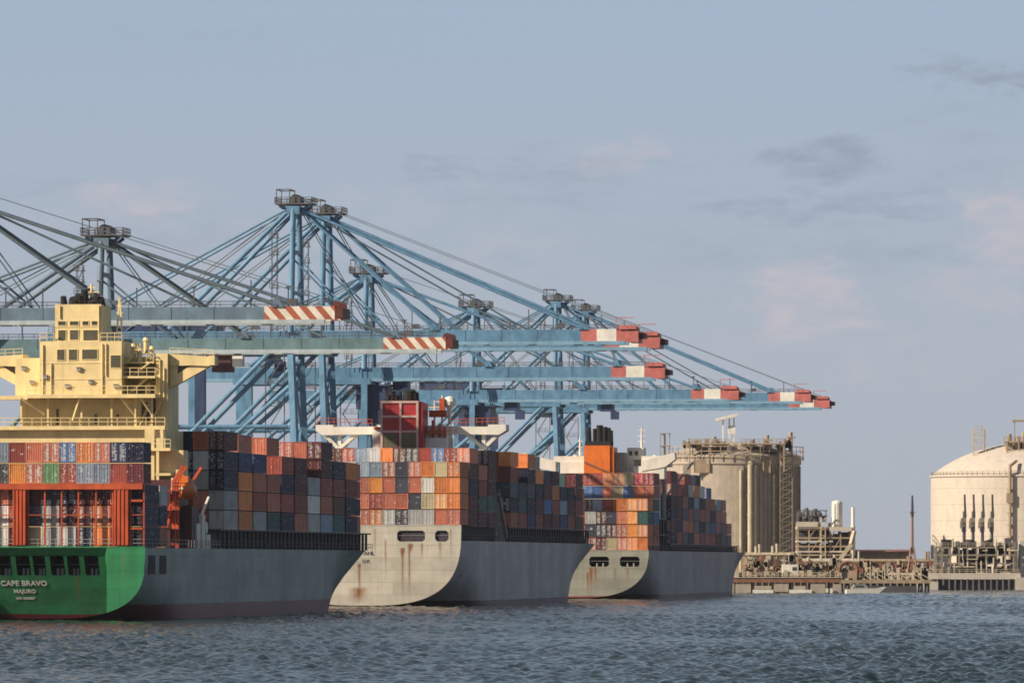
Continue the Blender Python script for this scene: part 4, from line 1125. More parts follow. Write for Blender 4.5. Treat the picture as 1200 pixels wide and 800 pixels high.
def load_containers():
    # which boxes the photograph's camera can see: a coarse depth-ordered paint of their end and side faces
    idb = -np.ones((800, 1200), int)
    def proj(p): return 600 + FOC * p.x / p.y, HOR - FOC * (p.z - EYE) / p.y
    order = []
    for i, b in enumerate(BOXES):
        S = b['S']
        p = S.loc + QD * b['u'] - QR * b['v'] + Vector((0, 0, b['w']))
        b['p'] = p
        order.append((-(p.y), i))
    order.sort()
    for _, i in order:
        b = BOXES[i]; p = b['p']
        a0 = proj(p - QR * 1.2); a1 = proj(p + QR * 1.2 + Vector((0, 0, 2.86))); s1 = proj(p + QR * 1.2 + QD * b['L'])
        x0, x1, y0, y1 = a0[0], a1[0], a1[1], a0[1]
        ys, ye = max(0, int(round(y0))), min(800, int(round(y1)))
        for xa, xb in ((x1, s1[0]), (x0, x1)):
            xa, xb = max(0, int(round(xa))), min(1200, int(round(xb)))
            if xb > xa and ye > ys: idb[ys:ye, xa:xb] = i
    vis = np.bincount(idb[idb >= 0].ravel(), minlength=len(BOXES))
    rank = [i for i in np.argsort(-vis) if vis[i] >= 14][:300]
    chosen = set(int(i) for i in rank)
    for i in sorted(chosen):
        b = BOXES[i]; S = b['S']
        o = bpy.data.objects.new('shipping_container', BOX40 if b['L'] > 8 else BOX20)
        COL.objects.link(o)
        o.location = b['p']; o.rotation_euler = (0, 0, QROT)
        c = CC[b['c']]; k = random.uniform(0.95, 1.35) if b['zone'] == 'side' or b['bay'] > 0 else random.uniform(0.85, 1.12)  # side and inner bays get brighter colour to offset their shade
        o.color = (*[min(1, x * k) for x in c], 1)
        d = bpy.data.objects.new('door' if random.random() < 0.78 else 'end_panel', None) if False else None
        nm = 'door' if random.random() < 0.8 else 'end_panel'
        e = bpy.data.objects.new(nm, DOOR if nm == 'door' else ENDP)
        COL.objects.link(e); e.parent = o; e.color = o.color
        tier = ('topmost' if b['top'] else ORD[b['tier']]) + ' tier'
        if b['zone'] == 'stern' and b['bay'] == 0:
            lab = f"{b['c']} container, {tier}, {NTH[b['row']]} column from corner, on stern of {S.nick}"
        elif b['zone'] == 'stern':
            lab = f"{b['c']} container, {tier}, {NTH[b['row']]} row, {ORD[b['bay']]} bay from stern of {S.nick}"
        else:
            w = {0: 'first bay past the funnel'}.get(b['bay'], f"{ORD[b['bay']] if b['bay'] < 7 else NTH[b['bay']]} bay past the funnel")
            lab = f"{b['c']} container, {tier}, {NTH[b['row']]} row, {w}, {S.nick}"
        tag(o, lab, 'container', 'containers stacked on the ' + S.nick)
    # the rest of the cargo
    vs, fs, cs = [], [], []
    for i, b in enumerate(BOXES):
        if i in chosen: continue
        p = b['p']; n = len(vs)
        for dz in (0, 2.86):
            for (a, u) in ((-1.2, 0), (1.2, 0), (1.2, b['L']), (-1.2, b['L'])):
                q = p + QR * a + QD * u; vs.append((q.x, q.y, p.z + dz))
        for q in ((0, 3, 2, 1), (4, 5, 6, 7), (0, 1, 5, 4), (1, 2, 6, 5), (2, 3, 7, 6), (3, 0, 4, 7)):
            fs.append(tuple(n + j for j in q)); cs += [(*CC[b['c']], 1)] * 4
    me = bpy.data.meshes.new('inner_containers'); me.from_pydata(vs, [], fs)
    at = me.color_attributes.new('paint', 'FLOAT_COLOR', 'CORNER')
    at.data.foreach_set('color', np.array(cs, np.float32).ravel())
    m, nt, bb = new_mat('inner_container_paint')
    an = node(nt, 'ShaderNodeVertexColor'); an.layer_name = 'paint'
    f = ramp(nt, noise(nt, (0.7, 0.7, 0.7), 5.0), 0.5, 0.75)
    nt.links.new(mixrgb(nt, math_n(nt, 'MULTIPLY', f, 0.5), an.outputs['Color'], (0.1, 0.05, 0.04)), bb.inputs['Base Color'])
    bb.inputs['Roughness'].default_value = 0.6
    me.materials.append(m)
    o = bpy.data.objects.new('inner_containers', me); COL.objects.link(o)
    tag(o, 'mixed containers packed in the inner rows of all three ships', 'container', kind='stuff')
    print('containers', len(BOXES), 'visible', int((vis >= 14).sum()), 'chosen', len(chosen))
load_containers()

# ------------------------------------------------------------------ quayside cranes
def make_crane(kind):
    """ship-to-shore crane in its own frame: x towards the water, y along the quay, z up from the rail"""
    root = empty('gantry_crane', (0, 0, 0))
    kids = KIDS.setdefault(root, [])
    def add(mb, name, mats, par=None):
        o = mb.build(name, mats, par or root); KIDS.setdefault(par or root, []).append(o); KIDS.setdefault(o, []); return o
    P = dict(old=(69.8, 47.2, 69.4, OLD_STEEL), mid=(75.4, 50.0, 72.4, NEW_STEEL), big=(86.5, 55.2, 78.4, NEW_STEEL))[kind]
    HA, HB, OUT, ST = P
    bs = ST
    s, span = 7.5, 30.5
    for x in (0, -span):
        for y in (-s, s):
            g = MB(); lean = 2.2 if (x == 0 and kind == 'big') else 0.0
            g.bar((x + lean, y, 0.8), (x, y * 0.93, HB - 1.6), 1.5, 1.35)
            add(g, 'leg', ST)
    for x in (0, -span):
        g = MB(); g.box(x - 0.8, x + 0.8, -s + .8, s - .8, 2.0, 3.6); add(g, 'sill_beam', ST)
        g = MB(); g.box(x - 0.7, x + 0.7, -s * 0.93 + 0.75, s * 0.93 - 0.75, HB - 1.9, HB - 0.3); add(g, 'portal_beam', ST)
    for y in (-s, s):
        g = MB(); g.box(-span + .8, -.8, y - 0.65, y + 0.65, 13.2, 15.2); add(g, 'tie_beam', ST)
        g = MB(); g.box(-span - 1.5, 1.5, y * 0.93 - 0.7, y * 0.93 + 0.7, HB - 1.58, HB - 0.1); add(g, 'portal_beam', ST)
    g = MB()
    for y in (-s, s):
        for x in (0, -span):
            for q in (-3, -1, 1, 3): g.tube((x + 0.5, y + q * 0.9, 0.45), (x - 0.5, y + q * 0.9, 0.45), 0.45, n=10)
            g.box(x - 0.5, x + 0.5, y - 3.4, y + 3.4, 0.8, 1.6)
    add(g, 'bogie', DARK_STEEL)
    for y in (-s * 0.95, s * 0.95):
        g = MB(); g.tube((-0.8, y, HB - 19), (-span + .8, y, HB - 19), 0.42, n=10); add(g, 'tie_beam', ST)
    for x in (0, -span):
        for z0, z1 in ((HB - 19, HB - 2), (16, HB - 20)):
            zm = (z0 + z1) / 2
            g = MB(); g.tube((x, -s + .6, z0), (x, 0, zm), .38, n=10); g.tube((x, s - .6, z0), (x, 0, zm), .38, n=10); g.tube((x, -s + .6, z1), (x, 0, zm), .38, n=10); g.tube((x, s - .6, z1), (x, 0, zm), .38, n=10)
            add(g, 'cross_brace', ST)
    g = MB()                                             # zigzag stair up the water-side leg
    for i in range(9):
        z0 = 4 + i * (HB - 8) / 9; z1 = 4 + (i + 1) * (HB - 8) / 9
        a_, b_ = ((-2.2, -5.4) if i % 2 else (-5.4, -2.2))
        g.bar((a_, -s + 1.0, z0), (b_, -s + 1.0, z1), 0.35, 0.2); g.box(-6.0, -1.6, -s + .5, -s + 1.6, z1, z1 + .12); g.rail([(-6.0, -s + .5, z1), (-1.6, -s + .5, z1)], 1.1, 1.4, .09)
    for x in (-6.0, -1.7): g.bar((x, -s + 1.5, 3.5), (x, -s + 1.5, HB - 3), .2)
    add(g, 'stair', GREY_STEEL)
    for y in (-s * 0.94, s * 0.94):
        g = MB(); g.tube((-3.5, y, HB - 1.0), (-span, y, HB - 28), 0.55, n=12); add(g, 'portal_brace', ST)
        g = MB(); g.tube((-0.4, y, HB - 10), (-span, y, HB - 36.5 if HB > 50 else 15), 0.52, n=12)
        add(g, 'portal_brace', ST)
    # boom and back girder: twin boxes with pale trolley rails and cross ties
    g = MB()
    BD = 2.2 if kind == 'old' else 2.6
    tip = 13.5 if kind == 'old' else 13.0
    for y in (-3.4, 3.4):
        g.box(-span - 26, OUT - tip, y - 0.55, y + 0.55, HB, HB + BD)
        for i in range(14): 
            x = -span - 20 + i * (OUT + span + 5) / 14
            g.box(x, x + 0.22, y - 0.62, y + 0.62, HB - 0.05, HB + BD + 0.05)
        g.box(-span - 26, OUT - 3, y - 0.75, y + 0.35, HB - 0.75, HB - 0.02, 1)
    for i in range(12):
        x = -span - 25 + i * (OUT + span + 12) / 11.5
        if x < OUT - 2: g.box(x, x + 0.6, -2.85, 2.85, HB + BD - 0.9, HB + BD - 0.2)
    boom = add(g, 'boom', [bs, PALE_FLANGE if kind == 'old' else NEW_FLANGE])
    g = MB()
    if kind == 'old':
        for y in (-3.4, 3.4):
            g = MB(); g.box(OUT - tip + .002, OUT - 1.2, y - 0.6, y + 0.6, HB - 0.02, HB + BD + 0.05)
            add(g, 'striped_boom_tip', STRIPE, boom)
        g = MB(); g.box(OUT - 1.2, OUT + 0.2, -4.2, 4.2, HB + 0.2, HB + BD - 0.3)
        for y in (-3.4, 0, 3.4): g.tube((OUT - 1.0, y - 0.3, HB + BD + .1), (OUT - 1.0, y + 0.3, HB + BD + .1), 0.8, n=12)
        add(g, 'boom_end', TIP_DARK, boom)
    else:
        for y in (-3.4, 3.4):
            g = MB()
            g.box(OUT - tip + .002, OUT - tip + 3.6, y - 0.6, y + 0.6, HB - 0.02, HB + BD + 0.05)
            g.box(OUT - tip + 3.6, OUT - tip + 8.0, y - 0.62, y + 0.62, HB - 0.02, HB + BD + 0.05, 1)
            g.box(OUT - tip + 8.0, OUT - 2.2, y - 0.6, y + 0.6, HB - 0.1, HB + BD + 0.05)
            add(g, 'banded_boom_tip', [TIP_RED, TIP_WHITE], boom)
        g = MB()
        g.box(OUT - 2.2, OUT, -4.3, 4.3, HB - 0.3, HB + 2.2, 0)
        g.box(OUT - 4.4, OUT - 0.5, -4.4, -4.02, HB + BD, HB + BD + 0.9, 0); g.box(OUT, OUT + 1.2, -3, 3, HB + 0.6, HB + 1.8, 1)
        for y in (-3.4, -1, 1, 3.4): g.tube((OUT - 1.4, y - 0.3, HB + BD), (OUT - 1.4, y + 0.3, HB + BD), 0.9, n=12, m=1)
        g.bar((OUT - 5, -4.2, HB + BD), (OUT - 5, -4.2, HB + BD + 2.6), 0.18); g.bar((OUT - 5, -4.2, HB + BD + 2.6), (OUT - 1, -4.2, HB + BD + 2.6), 0.18)
        add(g, 'boom_end', [TIP_RED, TIP_DARK], boom)
    g = MB()
    for y in (-2.3, 2.3):
        g.box(-span - 26, OUT - 4, y - 0.45, y + 0.45, HB + BD - 0.15, HB + BD - 0.04)
        g.rail([(-span - 26, y, HB + BD), (OUT - 4, y, HB + BD)], 1.1, 3.0, 0.08)
    add(g, 'walkway', GREY_STEEL, boom)
    for i in range(15):
        g = MB()
        x = -span - 22 + i * 8.6 + (i * 37 % 5) * 0.7
        if x > OUT - 6: break
        h = 3.4 if i % 3 else 4.6
        g.bar((x, -3.3, HB + BD), (x, -3.3, HB + BD + h), 0.2)
        if i % 2: g.box(x - 0.4, x + 0.4, -3.6, -3.2, HB + BD + h - 0.2, HB + BD + h + 0.15)
        if i % 4 == 1: g.box(x - 0.1, x + 1.6, -3.7, -2.9, HB + BD + 0.3, HB + BD + 1.4)
        add(g, 'lamp_post', GREY_STEEL, boom)
    # A-frame mast
    top = HB + BD
    for sy in (-1, 1):
        g = MB(); g.tube((0.0, sy * 7.6, top - 0.5), (0.0, sy * 4.0, HA - 1.2), 0.72, 0.66, 14)
        add(g, 'mast_leg', ST)
        g = MB(); g.tube((-1.6, sy * 4.0, HA - 2.2), (-span + 2.5, sy * 6.9, top + 0.3), 0.52, n=12)
        add(g, 'mast_brace', ST)
    for f, w in ((0.30, 0.8), (0.62, 0.8)):
        g = MB()
        z = top + (HA - top) * f; yy = 7.6 - 3.6 * f - .4
        g.box(-0.45, 0.45, -yy, yy, z - w / 2, z + w / 2)
        add(g, 'mast_tie', ST)
    g = MB()
    g.box(-1.5, 1.5, -4.6, 4.6, HA - 2.4, HA - 0.6)
    g.bar((-1.2, -2.6, HA - 2), (-3.4, -2.6, HA - 0.4), 0.6); g.bar((1.2, -2.6, HA - 2), (3.2, -2.6, HA - 0.4), 0.6)
    g.bar((-1.2, 2.6, HA - 2), (-3.4, 2.6, HA - 0.4), 0.6); g.bar((1.2, 2.6, HA - 2), (3.2, 2.6, HA - 0.4), 0.6)
    add(g, 'apex_beam', ST)
    g = MB()
    pw = 4.2
    g.box(-pw, pw, -4.2, 4.2, HA - 0.2, HA + 0.1)
    for q in ([(-pw, -4.2), (pw, -4.2), (pw, 4.2), (-pw, 4.2), (-pw, -4.2)],):
        g.rail([(x, y, HA + 0.1) for x, y in q], 1.3, 1.3, 0.13)
    g.box(-1.2, 1.4, -2.8, 2.8, HA + 0.1, HA + 1.6)
    for y in (-2.2, 0, 2.2): g.tube((0.2, y - 0.35, HA + 0.9), (0.2, y + 0.35, HA + 0.9), 1.25, n=14)
    for x in (-pw + 0.3, -0.9):
        for y in (-3.6, 3.6): g.bar((x, y, HA), (x, y, HA + 3.2), 0.18)
    for y in (-3.6, 3.6): g.bar((-pw + 0.2, y, HA + 3.2), (-0.8, y, HA + 3.2), 0.22)
    g.bar((-pw + 0.3, -3.6, HA + 3.2), (-pw + 0.3, 3.6, HA + 3.2), 0.22); g.bar((-0.9, -3.6, HA + 3.2), (-0.9, 3.6, HA + 3.2), 0.22)
    add(g, 'apex_platform', GREY_STEEL)
    for sy in (-1, 1):
        y = sy * 3.7
        for x in (OUT * 0.41, OUT * 0.84):
            g = MB(); g.tube((1.2, y * 0.8, HA - 1.2), (x, y * 1.12, top + 0.2), 0.29, n=8)
            add(g, 'forestay', ST if kind != 'old' else ROPE)
        g = MB(); g.tube((-1.2, y * 0.8, HA - 1.0), (-span - 22, y * 1.12, top + 0.2), 0.27, n=8)
        add(g, 'backstay', ST if kind != 'old' else OLD_STEEL)
    for x in (OUT * 0.41, OUT * 0.84):
        for y0, y1 in ((-4.3, -3.5), (3.5, 4.3)):
            g = MB(); g.prism([(x - 1.0, top - .03), (x + 1.0, top - .03), (x + 0.2, top + 1.5), (x - 0.6, top + 1.5)], 'y', y0, y1); add(g, 'stay_lug', ST)
    for sy in (-1, 1):
        for x in (OUT * 0.22, OUT * 0.63):
            g = MB(); g.tube((1.0, sy * 2.0, HA - 0.8), (x, sy * 3.0, top + 0.2), 0.13, n=6); add(g, 'boom_rope', ROPE)
        g = MB(); g.tube((-1.0, sy * 2.0, HA - 0.8), (-span - 8, sy * 3.0, top + 0.2), 0.13, n=6); add(g, 'boom_rope', ROPE)
        g = MB(); g.tube((0.6, sy * 5.4, top + (HA - top) * .55), (OUT * 0.2, sy * 3.4, top + .2), 0.2, n=8); add(g, 'mast_strut', ST)
    g = MB()                                             # hoist ropes, apex to boom end
    for y in (-0.6, 0.6): g.bar((1.0, y, HA + 1.2), (OUT - 3, y, top + 1.0), 0.14)
    add(g, 'hoist_rope', ROPE)
    g = MB()                                             # ladder tower beside the mast
    for x in (-4.6, -3.4):
        for y in (-6.2, -5.0): g.bar((x, y, top), (x, y, HA - 6), 0.12)
    for i in range(6):
        z = top + 2 + (HA - top - 8) * i / 5.5
        g.box(-5.0, -3.0, -6.6, -4.6, z, z + 0.12); g.rail([(-5.0, -6.6, z), (-3.0, -6.6, z)], 1.1, 0.9, 0.1)
        g.bar((-4.6, -5.6, z), (-3.4, -5.6, z + 2.6), 0.14)
    add(g, 'ladder_tower', GREY_STEEL)
    g = MB()
    if kind == 'mid':
        g.box(-2.2, 4.8, -6.0, 6.0, HB - 7.5, HB - 2.0); g.box(-1.0, 6.2, -6.5, 6.5, HB - 2.0, HB - 1.6)
        for y in (-4, 0, 4): g.bar((4.6, y, HB - 7), (4.6, y, HB - 1), 0.3)
        g.box(0, 3.4, -6.2, 6.2, HB - 11, HB - 7.6)
    else:
        g.box(-span - 12, -span + 6, -3.0 + .2, 3.0 - .2, HB + 0.1, HB + 6.2)
        g.box(-span - 12.3, -span + 6.3, -3.1, 3.1, HB + 6.2, HB + 6.5)
    add(g, 'machinery_house', DARK_STEEL)
    g = MB()                                             # lift shaft on the landside leg
    g.box(-span + 0.9, -span + 3.2, -s - 1.2, -s + 1.0, 3, HB - 2)
    add(g, 'lift_shaft', DARK_STEEL if kind == 'big' else ST)
    return root, HB

def trolley(root, x, HB, big=True):
    g = MB()
    w = 3.0 if big else 1.8
    g.box(x - w, x + w, -2.8, 2.8, HB - 2.6, HB - 0.8)
    g.box(x - w - .4, x + w + .4, -3.3, 3.3, HB - 2.9, HB - 2.6)
    if big: g.box(x - 2.4, x + 2.0, -2.4, 2.4, HB - 6.6, HB - 2.9)
    t = g.build('trolley', MAROON if big else DARK_STEEL, root)
    c = MB(); c.box(x + w - 0.6, x + w + 1.8, -3.2, -0.8, HB - 5.4, HB - 3.0); c.build('operator_cab', WHITE if big else DARK_STEEL, t)

CR = {k: make_crane(k) for k in ('old', 'mid', 'big')}
USED = set()
def place_crane(kind, z, label, scale=1.0, tr=None, bigtr=False):
    proto, HB = CR[kind]
    o = proto if kind not in USED else copy_tree(proto)
    USED.add(kind)
    p = shipline(z) - QR * 73.0
    o.location = (p.x, p.y, 3.003)
    o.rotation_euler = (0, 0, QROT)
    o.scale = (scale,) * 3
    tag(o, label, 'crane', 'ship to shore cranes along the quay')
    return o, HB
cranes = [
    ('old', 1218.0, 'old grey crane whose striped boom tip ends in front of the tall blue mast legs', 1.0, -14, False),
    ('old', 1361.0, 'old grey green crane behind yellow superstructure, striped boom tip above red funnel', 0.985, None, False),
    ('big', 1590.0, 'tallest blue crane, first of the tall pair, red and white boom tip', 1.0, -16.5, True),
    ('big', 1634.0, 'tall blue crane just behind the tallest, boom tip overlapping its neighbour', 1.0, -13, False),
    ('mid', 1699.0, 'smaller blue crane right of the tall pair, boom tip below theirs', 1.0, 8, False),
    ('mid', 1889.0, 'small blue crane between the tall pair and the far pair', 0.985, 10, False),
    ('big', 2066.0, 'far blue crane standing above the orange funnel, its boom tip behind another tip', 0.955, 15.5, False),
    ('big', 2134.0, 'far blue crane whose red and white boom tip reaches out over open water', 0.95, -12, False),
]
placed = [place_crane(k, z, lab, sc) for k, z, lab, sc, tx, bg in cranes]
for ch in placed[1][0].children:
    if ch.name.startswith('boom') or ch.name.startswith('portal'):
        ch.material_slots[0].link = 'OBJECT'; ch.material_slots[0].material = OLD_GREEN
for (o, HB), (k, z, lab, sc, tx, bg) in zip(placed, cranes):
    if tx is not None: trolley(o, tx, HB, bg)

# ------------------------------------------------------------------ gas terminal on the far shore
def fx(px, z): return (px - 600.0) * z / FOC
def fz(py, z): return EYE + (HOR - py) * z / FOC

def pipes(g, pts, r, m=0):
    for a, b in zip(pts[:-1], pts[1:]): g.tube(a, b, r, n=8, m=m)

def left_tank():
    z = 2420.0; cx, r = fx(860, z), (936 - 780) / 2 * z / FOC
    cy = z + r * 0.2; top = fz(536, z)
    root = empty('storage_tank', (cx, cy, 2.4)); tag(root, 'brown concrete gas storage tank with roof platform and white canopy', 'storage tank', 'gas storage tanks')
    T = top - 2.4
    g = MB(); g.lathe((0, 0, 0), [(r, 0), (r, T * 0.94), (r + .5, T * 0.945), (r + 0.5, T)], 72)
    for i in range(36):
        t = 2 * math.pi * (i + .5) / 36
        if i % 9 == 4: 
            g.bar(((r + .45) * math.cos(t), (r + .45) * math.sin(t), 0), ((r + .45) * math.cos(t), (r + .45) * math.sin(t), T * 0.94), 2.6, 1.3)
    w_ = g.build('tank_wall', CONCRETE, root)
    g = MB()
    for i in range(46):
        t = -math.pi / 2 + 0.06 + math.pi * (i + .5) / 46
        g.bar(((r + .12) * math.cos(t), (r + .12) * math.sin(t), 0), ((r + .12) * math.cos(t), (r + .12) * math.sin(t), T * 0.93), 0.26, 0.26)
    g.build('wall_rib', CONC_DARK, w_)  # ribs on the right half, darker to mimic the tank's shaded side
    g = MB(); g.bar(((r + .3) * math.cos(-1.51), (r + .3) * math.sin(-1.51), 0), ((r + .3) * math.cos(-1.51), (r + .3) * math.sin(-1.51), T * .93), 2.4, 1.8); g.build('buttress', CONCRETE, w_)
    g = MB(); g.lathe((0, 0, T), [(r + 0.5, 0), (r + .3, 0.6), (r * 0.75, 3.2), (r * 0.4, 4.9), (0.01, 5.6)], 72)
    g.build('roof', CONCRETE, root)
    g = MB()                                            # roof deck on brackets, with pipework
    for x0, x1 in ((-16, -2), (2, 17)):
        g.box(x0, x1, -r * 0.97, -r * 0.55, T + 4.2, T + 4.7)
        g.rail([(x0, -r * 0.97, T + 4.7), (x1, -r * 0.97, T + 4.7)], 1.4, 1.4, 0.16)
        for x in (x0 + .5, (x0 + x1) / 2, x1 - .5): g.bar((x, -r * 0.95, T - 5), (x, -r * 0.95, T + 4.2), 0.5)
        g.box(x0 + 2, x1 - 5, -r * 0.93, -r * 0.88, T - 5.4, T - 0.8)
    for i in range(22):
        t = math.pi * (1.02 + 0.96 * i / 21); rr = r + 1.2
        g.bar((rr * math.cos(t), rr * math.sin(t), T - 1.0), (rr * math.cos(t), rr * math.sin(t), T + 3.6), 0.28)
    for i in range(21):
        t0, t1 = (math.pi * (1.02 + 0.96 * q / 21) for q in (i, i + 1)); rr = r + 1.2
        for dz in (0.2, 2.0, 3.6): g.bar((rr * math.cos(t0), rr * math.sin(t0), T + dz), (rr * math.cos(t1), rr * math.sin(t1), T + dz), 0.22)
    for x, h in ((-12, 3), (-7, 5), (6, 3.5), (11, 5.5), (15, 3.2), (19, 6.5)):
        g.tube((x, -r * 0.7, T + 2), (x, -r * 0.7, T + 2 + h), 0.7, n=8); g.box(x - 1.2, x + 1.6, -r * .75, -r * .65, T + h, T + h + 0.5)
    rng = random.Random(5)
    for i in range(30):
        x = rng.uniform(-18, 19); h = rng.uniform(1, 3.4)
        g.box(x, x + rng.uniform(.5, 2), -r * .9, -r * .85, T + 3.0, T + 3.0 + h)
    g.build('roof_platform', TAN, root)
    g = MB()
    x0 = fx(840, z) - cx; x1 = fx(866, z) - cx
    g.hexa([(x0, -5, T + 12.6), (x1 - 1, -5, T + 14.0), (x1 - 1, 3, T + 14.0), (x0, 3, T + 12.6), (x0, -5, T + 13.5), (x1, -5, T + 15.4), (x1, 3, T + 15.4), (x0, 3, T + 13.5)])
    for x in (x0 + 2.2, x1 - 3.2, x1 - 1.6):
        for y in (-3, 1.5): g.bar((x, y, T + 4), (x, y, T + 13.6), 0.35)
    g.box(x1 - 3.6, x1 - 1.2, -3.2, 1, T + 8, T + 11.0)
    g.build('roof_canopy', WHITE, root)
    for px, wd, h0 in ((877, 0.9, 545), (882.5, 0.6, 548), (915, 0.7, 530), (919, 0.55, 548), (866, 0.45, 552), (905, 0.3, 556)):
        x = fx(px, z) - cx; y = -math.sqrt(max(1, (r + 1.3) ** 2 - x * x)); h = fz(h0, z) - 2.4
        g = MB(); g.tube((x, y, 0), (x, y, h), wd, n=10)
        for q in range(6): g.box(x - wd - .3, x + wd + .3, y - .2, y + 1.4, h * (q + .5) / 6.2, h * (q + .5) / 6.2 + 0.4)
        g.tube((x, y, h), (x + 0.3, y + 3.5, h + 1.5), wd, n=10)
        g.build('riser_pipe', PIPE, root)
    x = fx(912, z) - cx; y = -math.sqrt((r + 2.4) ** 2 - x * x)
    g = MB()                                            # lattice stair tower on the shady side
    for dx in (0, 4.2):
        for dy in (0, 2.4): g.bar((x + dx, y + dy, 0), (x + dx, y + dy, T + 4), 0.3)
    for q in range(16):
        zz = 1.5 + q * (T + 1) / 16
        g.bar((x, y, zz), (x + 4.2, y, zz + 2.2), 0.2); g.box(x, x + 4.2, y, y + 2.4, zz + 2.4, zz + 2.55)
    g.build('stair_tower', CONC_DARK, root)
left_tank()

def right_tank():
    z = 2440.0; cx, r = fx(1214, z), (1214 - 1092.5) * z / FOC
    cy = z + 8; T = fz(557, z) - 2.4
    root = empty('storage_tank', (cx, cy, 2.4)); tag(root, 'pale cream domed gas storage tank behind the loading arms', 'storage tank', 'gas storage tanks')
    g = MB(); g.lathe((0, 0, 0), [(r, 0), (r, T - 0.6), (r + .45, T - 0.5), (r + 0.45, T)], 96)
    for i in range(6): g.lathe((0, 0, T * (i + .8) / 6.6), [(r + .01, -.12), (r + .09, 0), (r + .01, .12)], 96)
    g.build('tank_wall', CONC_PALE, root)
    Rs = 1.28 * r; off = math.sqrt(Rs * Rs - r * r); prof = []
    for i in range(13):
        q = r * math.cos(math.pi / 2 * i / 12) + 0.001; prof.append((q, math.sqrt(Rs * Rs - q * q) - off))
    k = (fz(517, z) - fz(557, z)) / prof[-1][1]
    g = MB(); g.lathe((0, 0, T + .003), [(a, b * k) for a, b in prof], 96); g.build('dome', CONC_PALE, root, True)
    hd = fz(517, z) - fz(557, z)
    g = MB()
    g.rail([(-r * math.cos(t), -r * math.sin(t), T) for t in [0.02 + i * 0.06 for i in range(26)]], 1.3, 2.0, 0.13)
    g.build('dome_railing', TAN, root)
    g = MB()
    x0 = fx(1174, z) - cx
    g.box(x0, 8, -r * .55, -r * .3, T + hd - 0.6, T + hd); g.rail([(x0, -r * .55, T + hd), (8, -r * .55, T + hd)], 1.4, 1.3, 0.16)
    for x in (x0 + 1, x0 + 5, x0 + 9): g.bar((x, -r * .55, T + hd - 6), (x, -r * .55, T + hd), 0.4)
    for x, h in ((x0 + 2, 2.4), (x0 + 5, 1.6), (x0 + 7, 3.0)): g.tube((x, -r * .45, T + hd), (x, -r * .45, T + hd + h), .8, n=10); g.box(x - 1.3, x + 1.3, -r * .5, -r * .42, T + hd - 3, T + hd - .5)
    g.bar((x0 + 4, -r * .4, T + hd), (x0 + 4, -r * .4, T + hd + 7), 0.3); g.box(x0 + 3, x0 + 12, -r * .42, -r * .36, T + hd + 6.6, T + hd + 7.3)
    g.build('roof_platform', TAN, root)
    g = MB()
    xa, xb = fx(1140, z) - cx, fx(1154, z) - cx; ya = -r * .35
    for x in (xa, xb):
        for y in (ya, ya + 3.5): g.bar((x, y, T + 3), (x, y, fz(503, z) - 2.4), 0.3)
    for py in (503, 510, 518, 526):
        zz = fz(py, z) - 2.4; g.box(xa, xb, ya, ya + 3.5, zz - .15, zz); g.rail([(xa, ya, zz), (xb, ya, zz)], 1.1, 1.2, .14)
        g.bar((xa, ya, zz - 2), (xb, ya, zz), 0.18)
    g.build('roof_tower', PIPE, root)
    x = fx(1177, z) - cx; y = -math.sqrt((r + 1.2) ** 2 - x * x)
    g = MB(); g.tube((x, y, 0), (x, y, fz(547, z) - 2.4), 0.55, n=10); g.tube((x, y, fz(547, z) - 2.4), (x + 2.5, y + 5, fz(541, z) - 2.4), .5, n=8)
    for q in range(8): g.box(x - .9, x + .9, y - .1, y + 1.3, 3 + q * 4.0, 3.4 + q * 4.0)
    g.box(x - 1.2, x + 1.0, y - .6, y + .2, fz(590, z) - 2.4, fz(578, z) - 2.4)
    g.build('riser_pipe', TAN, root)
right_tank()

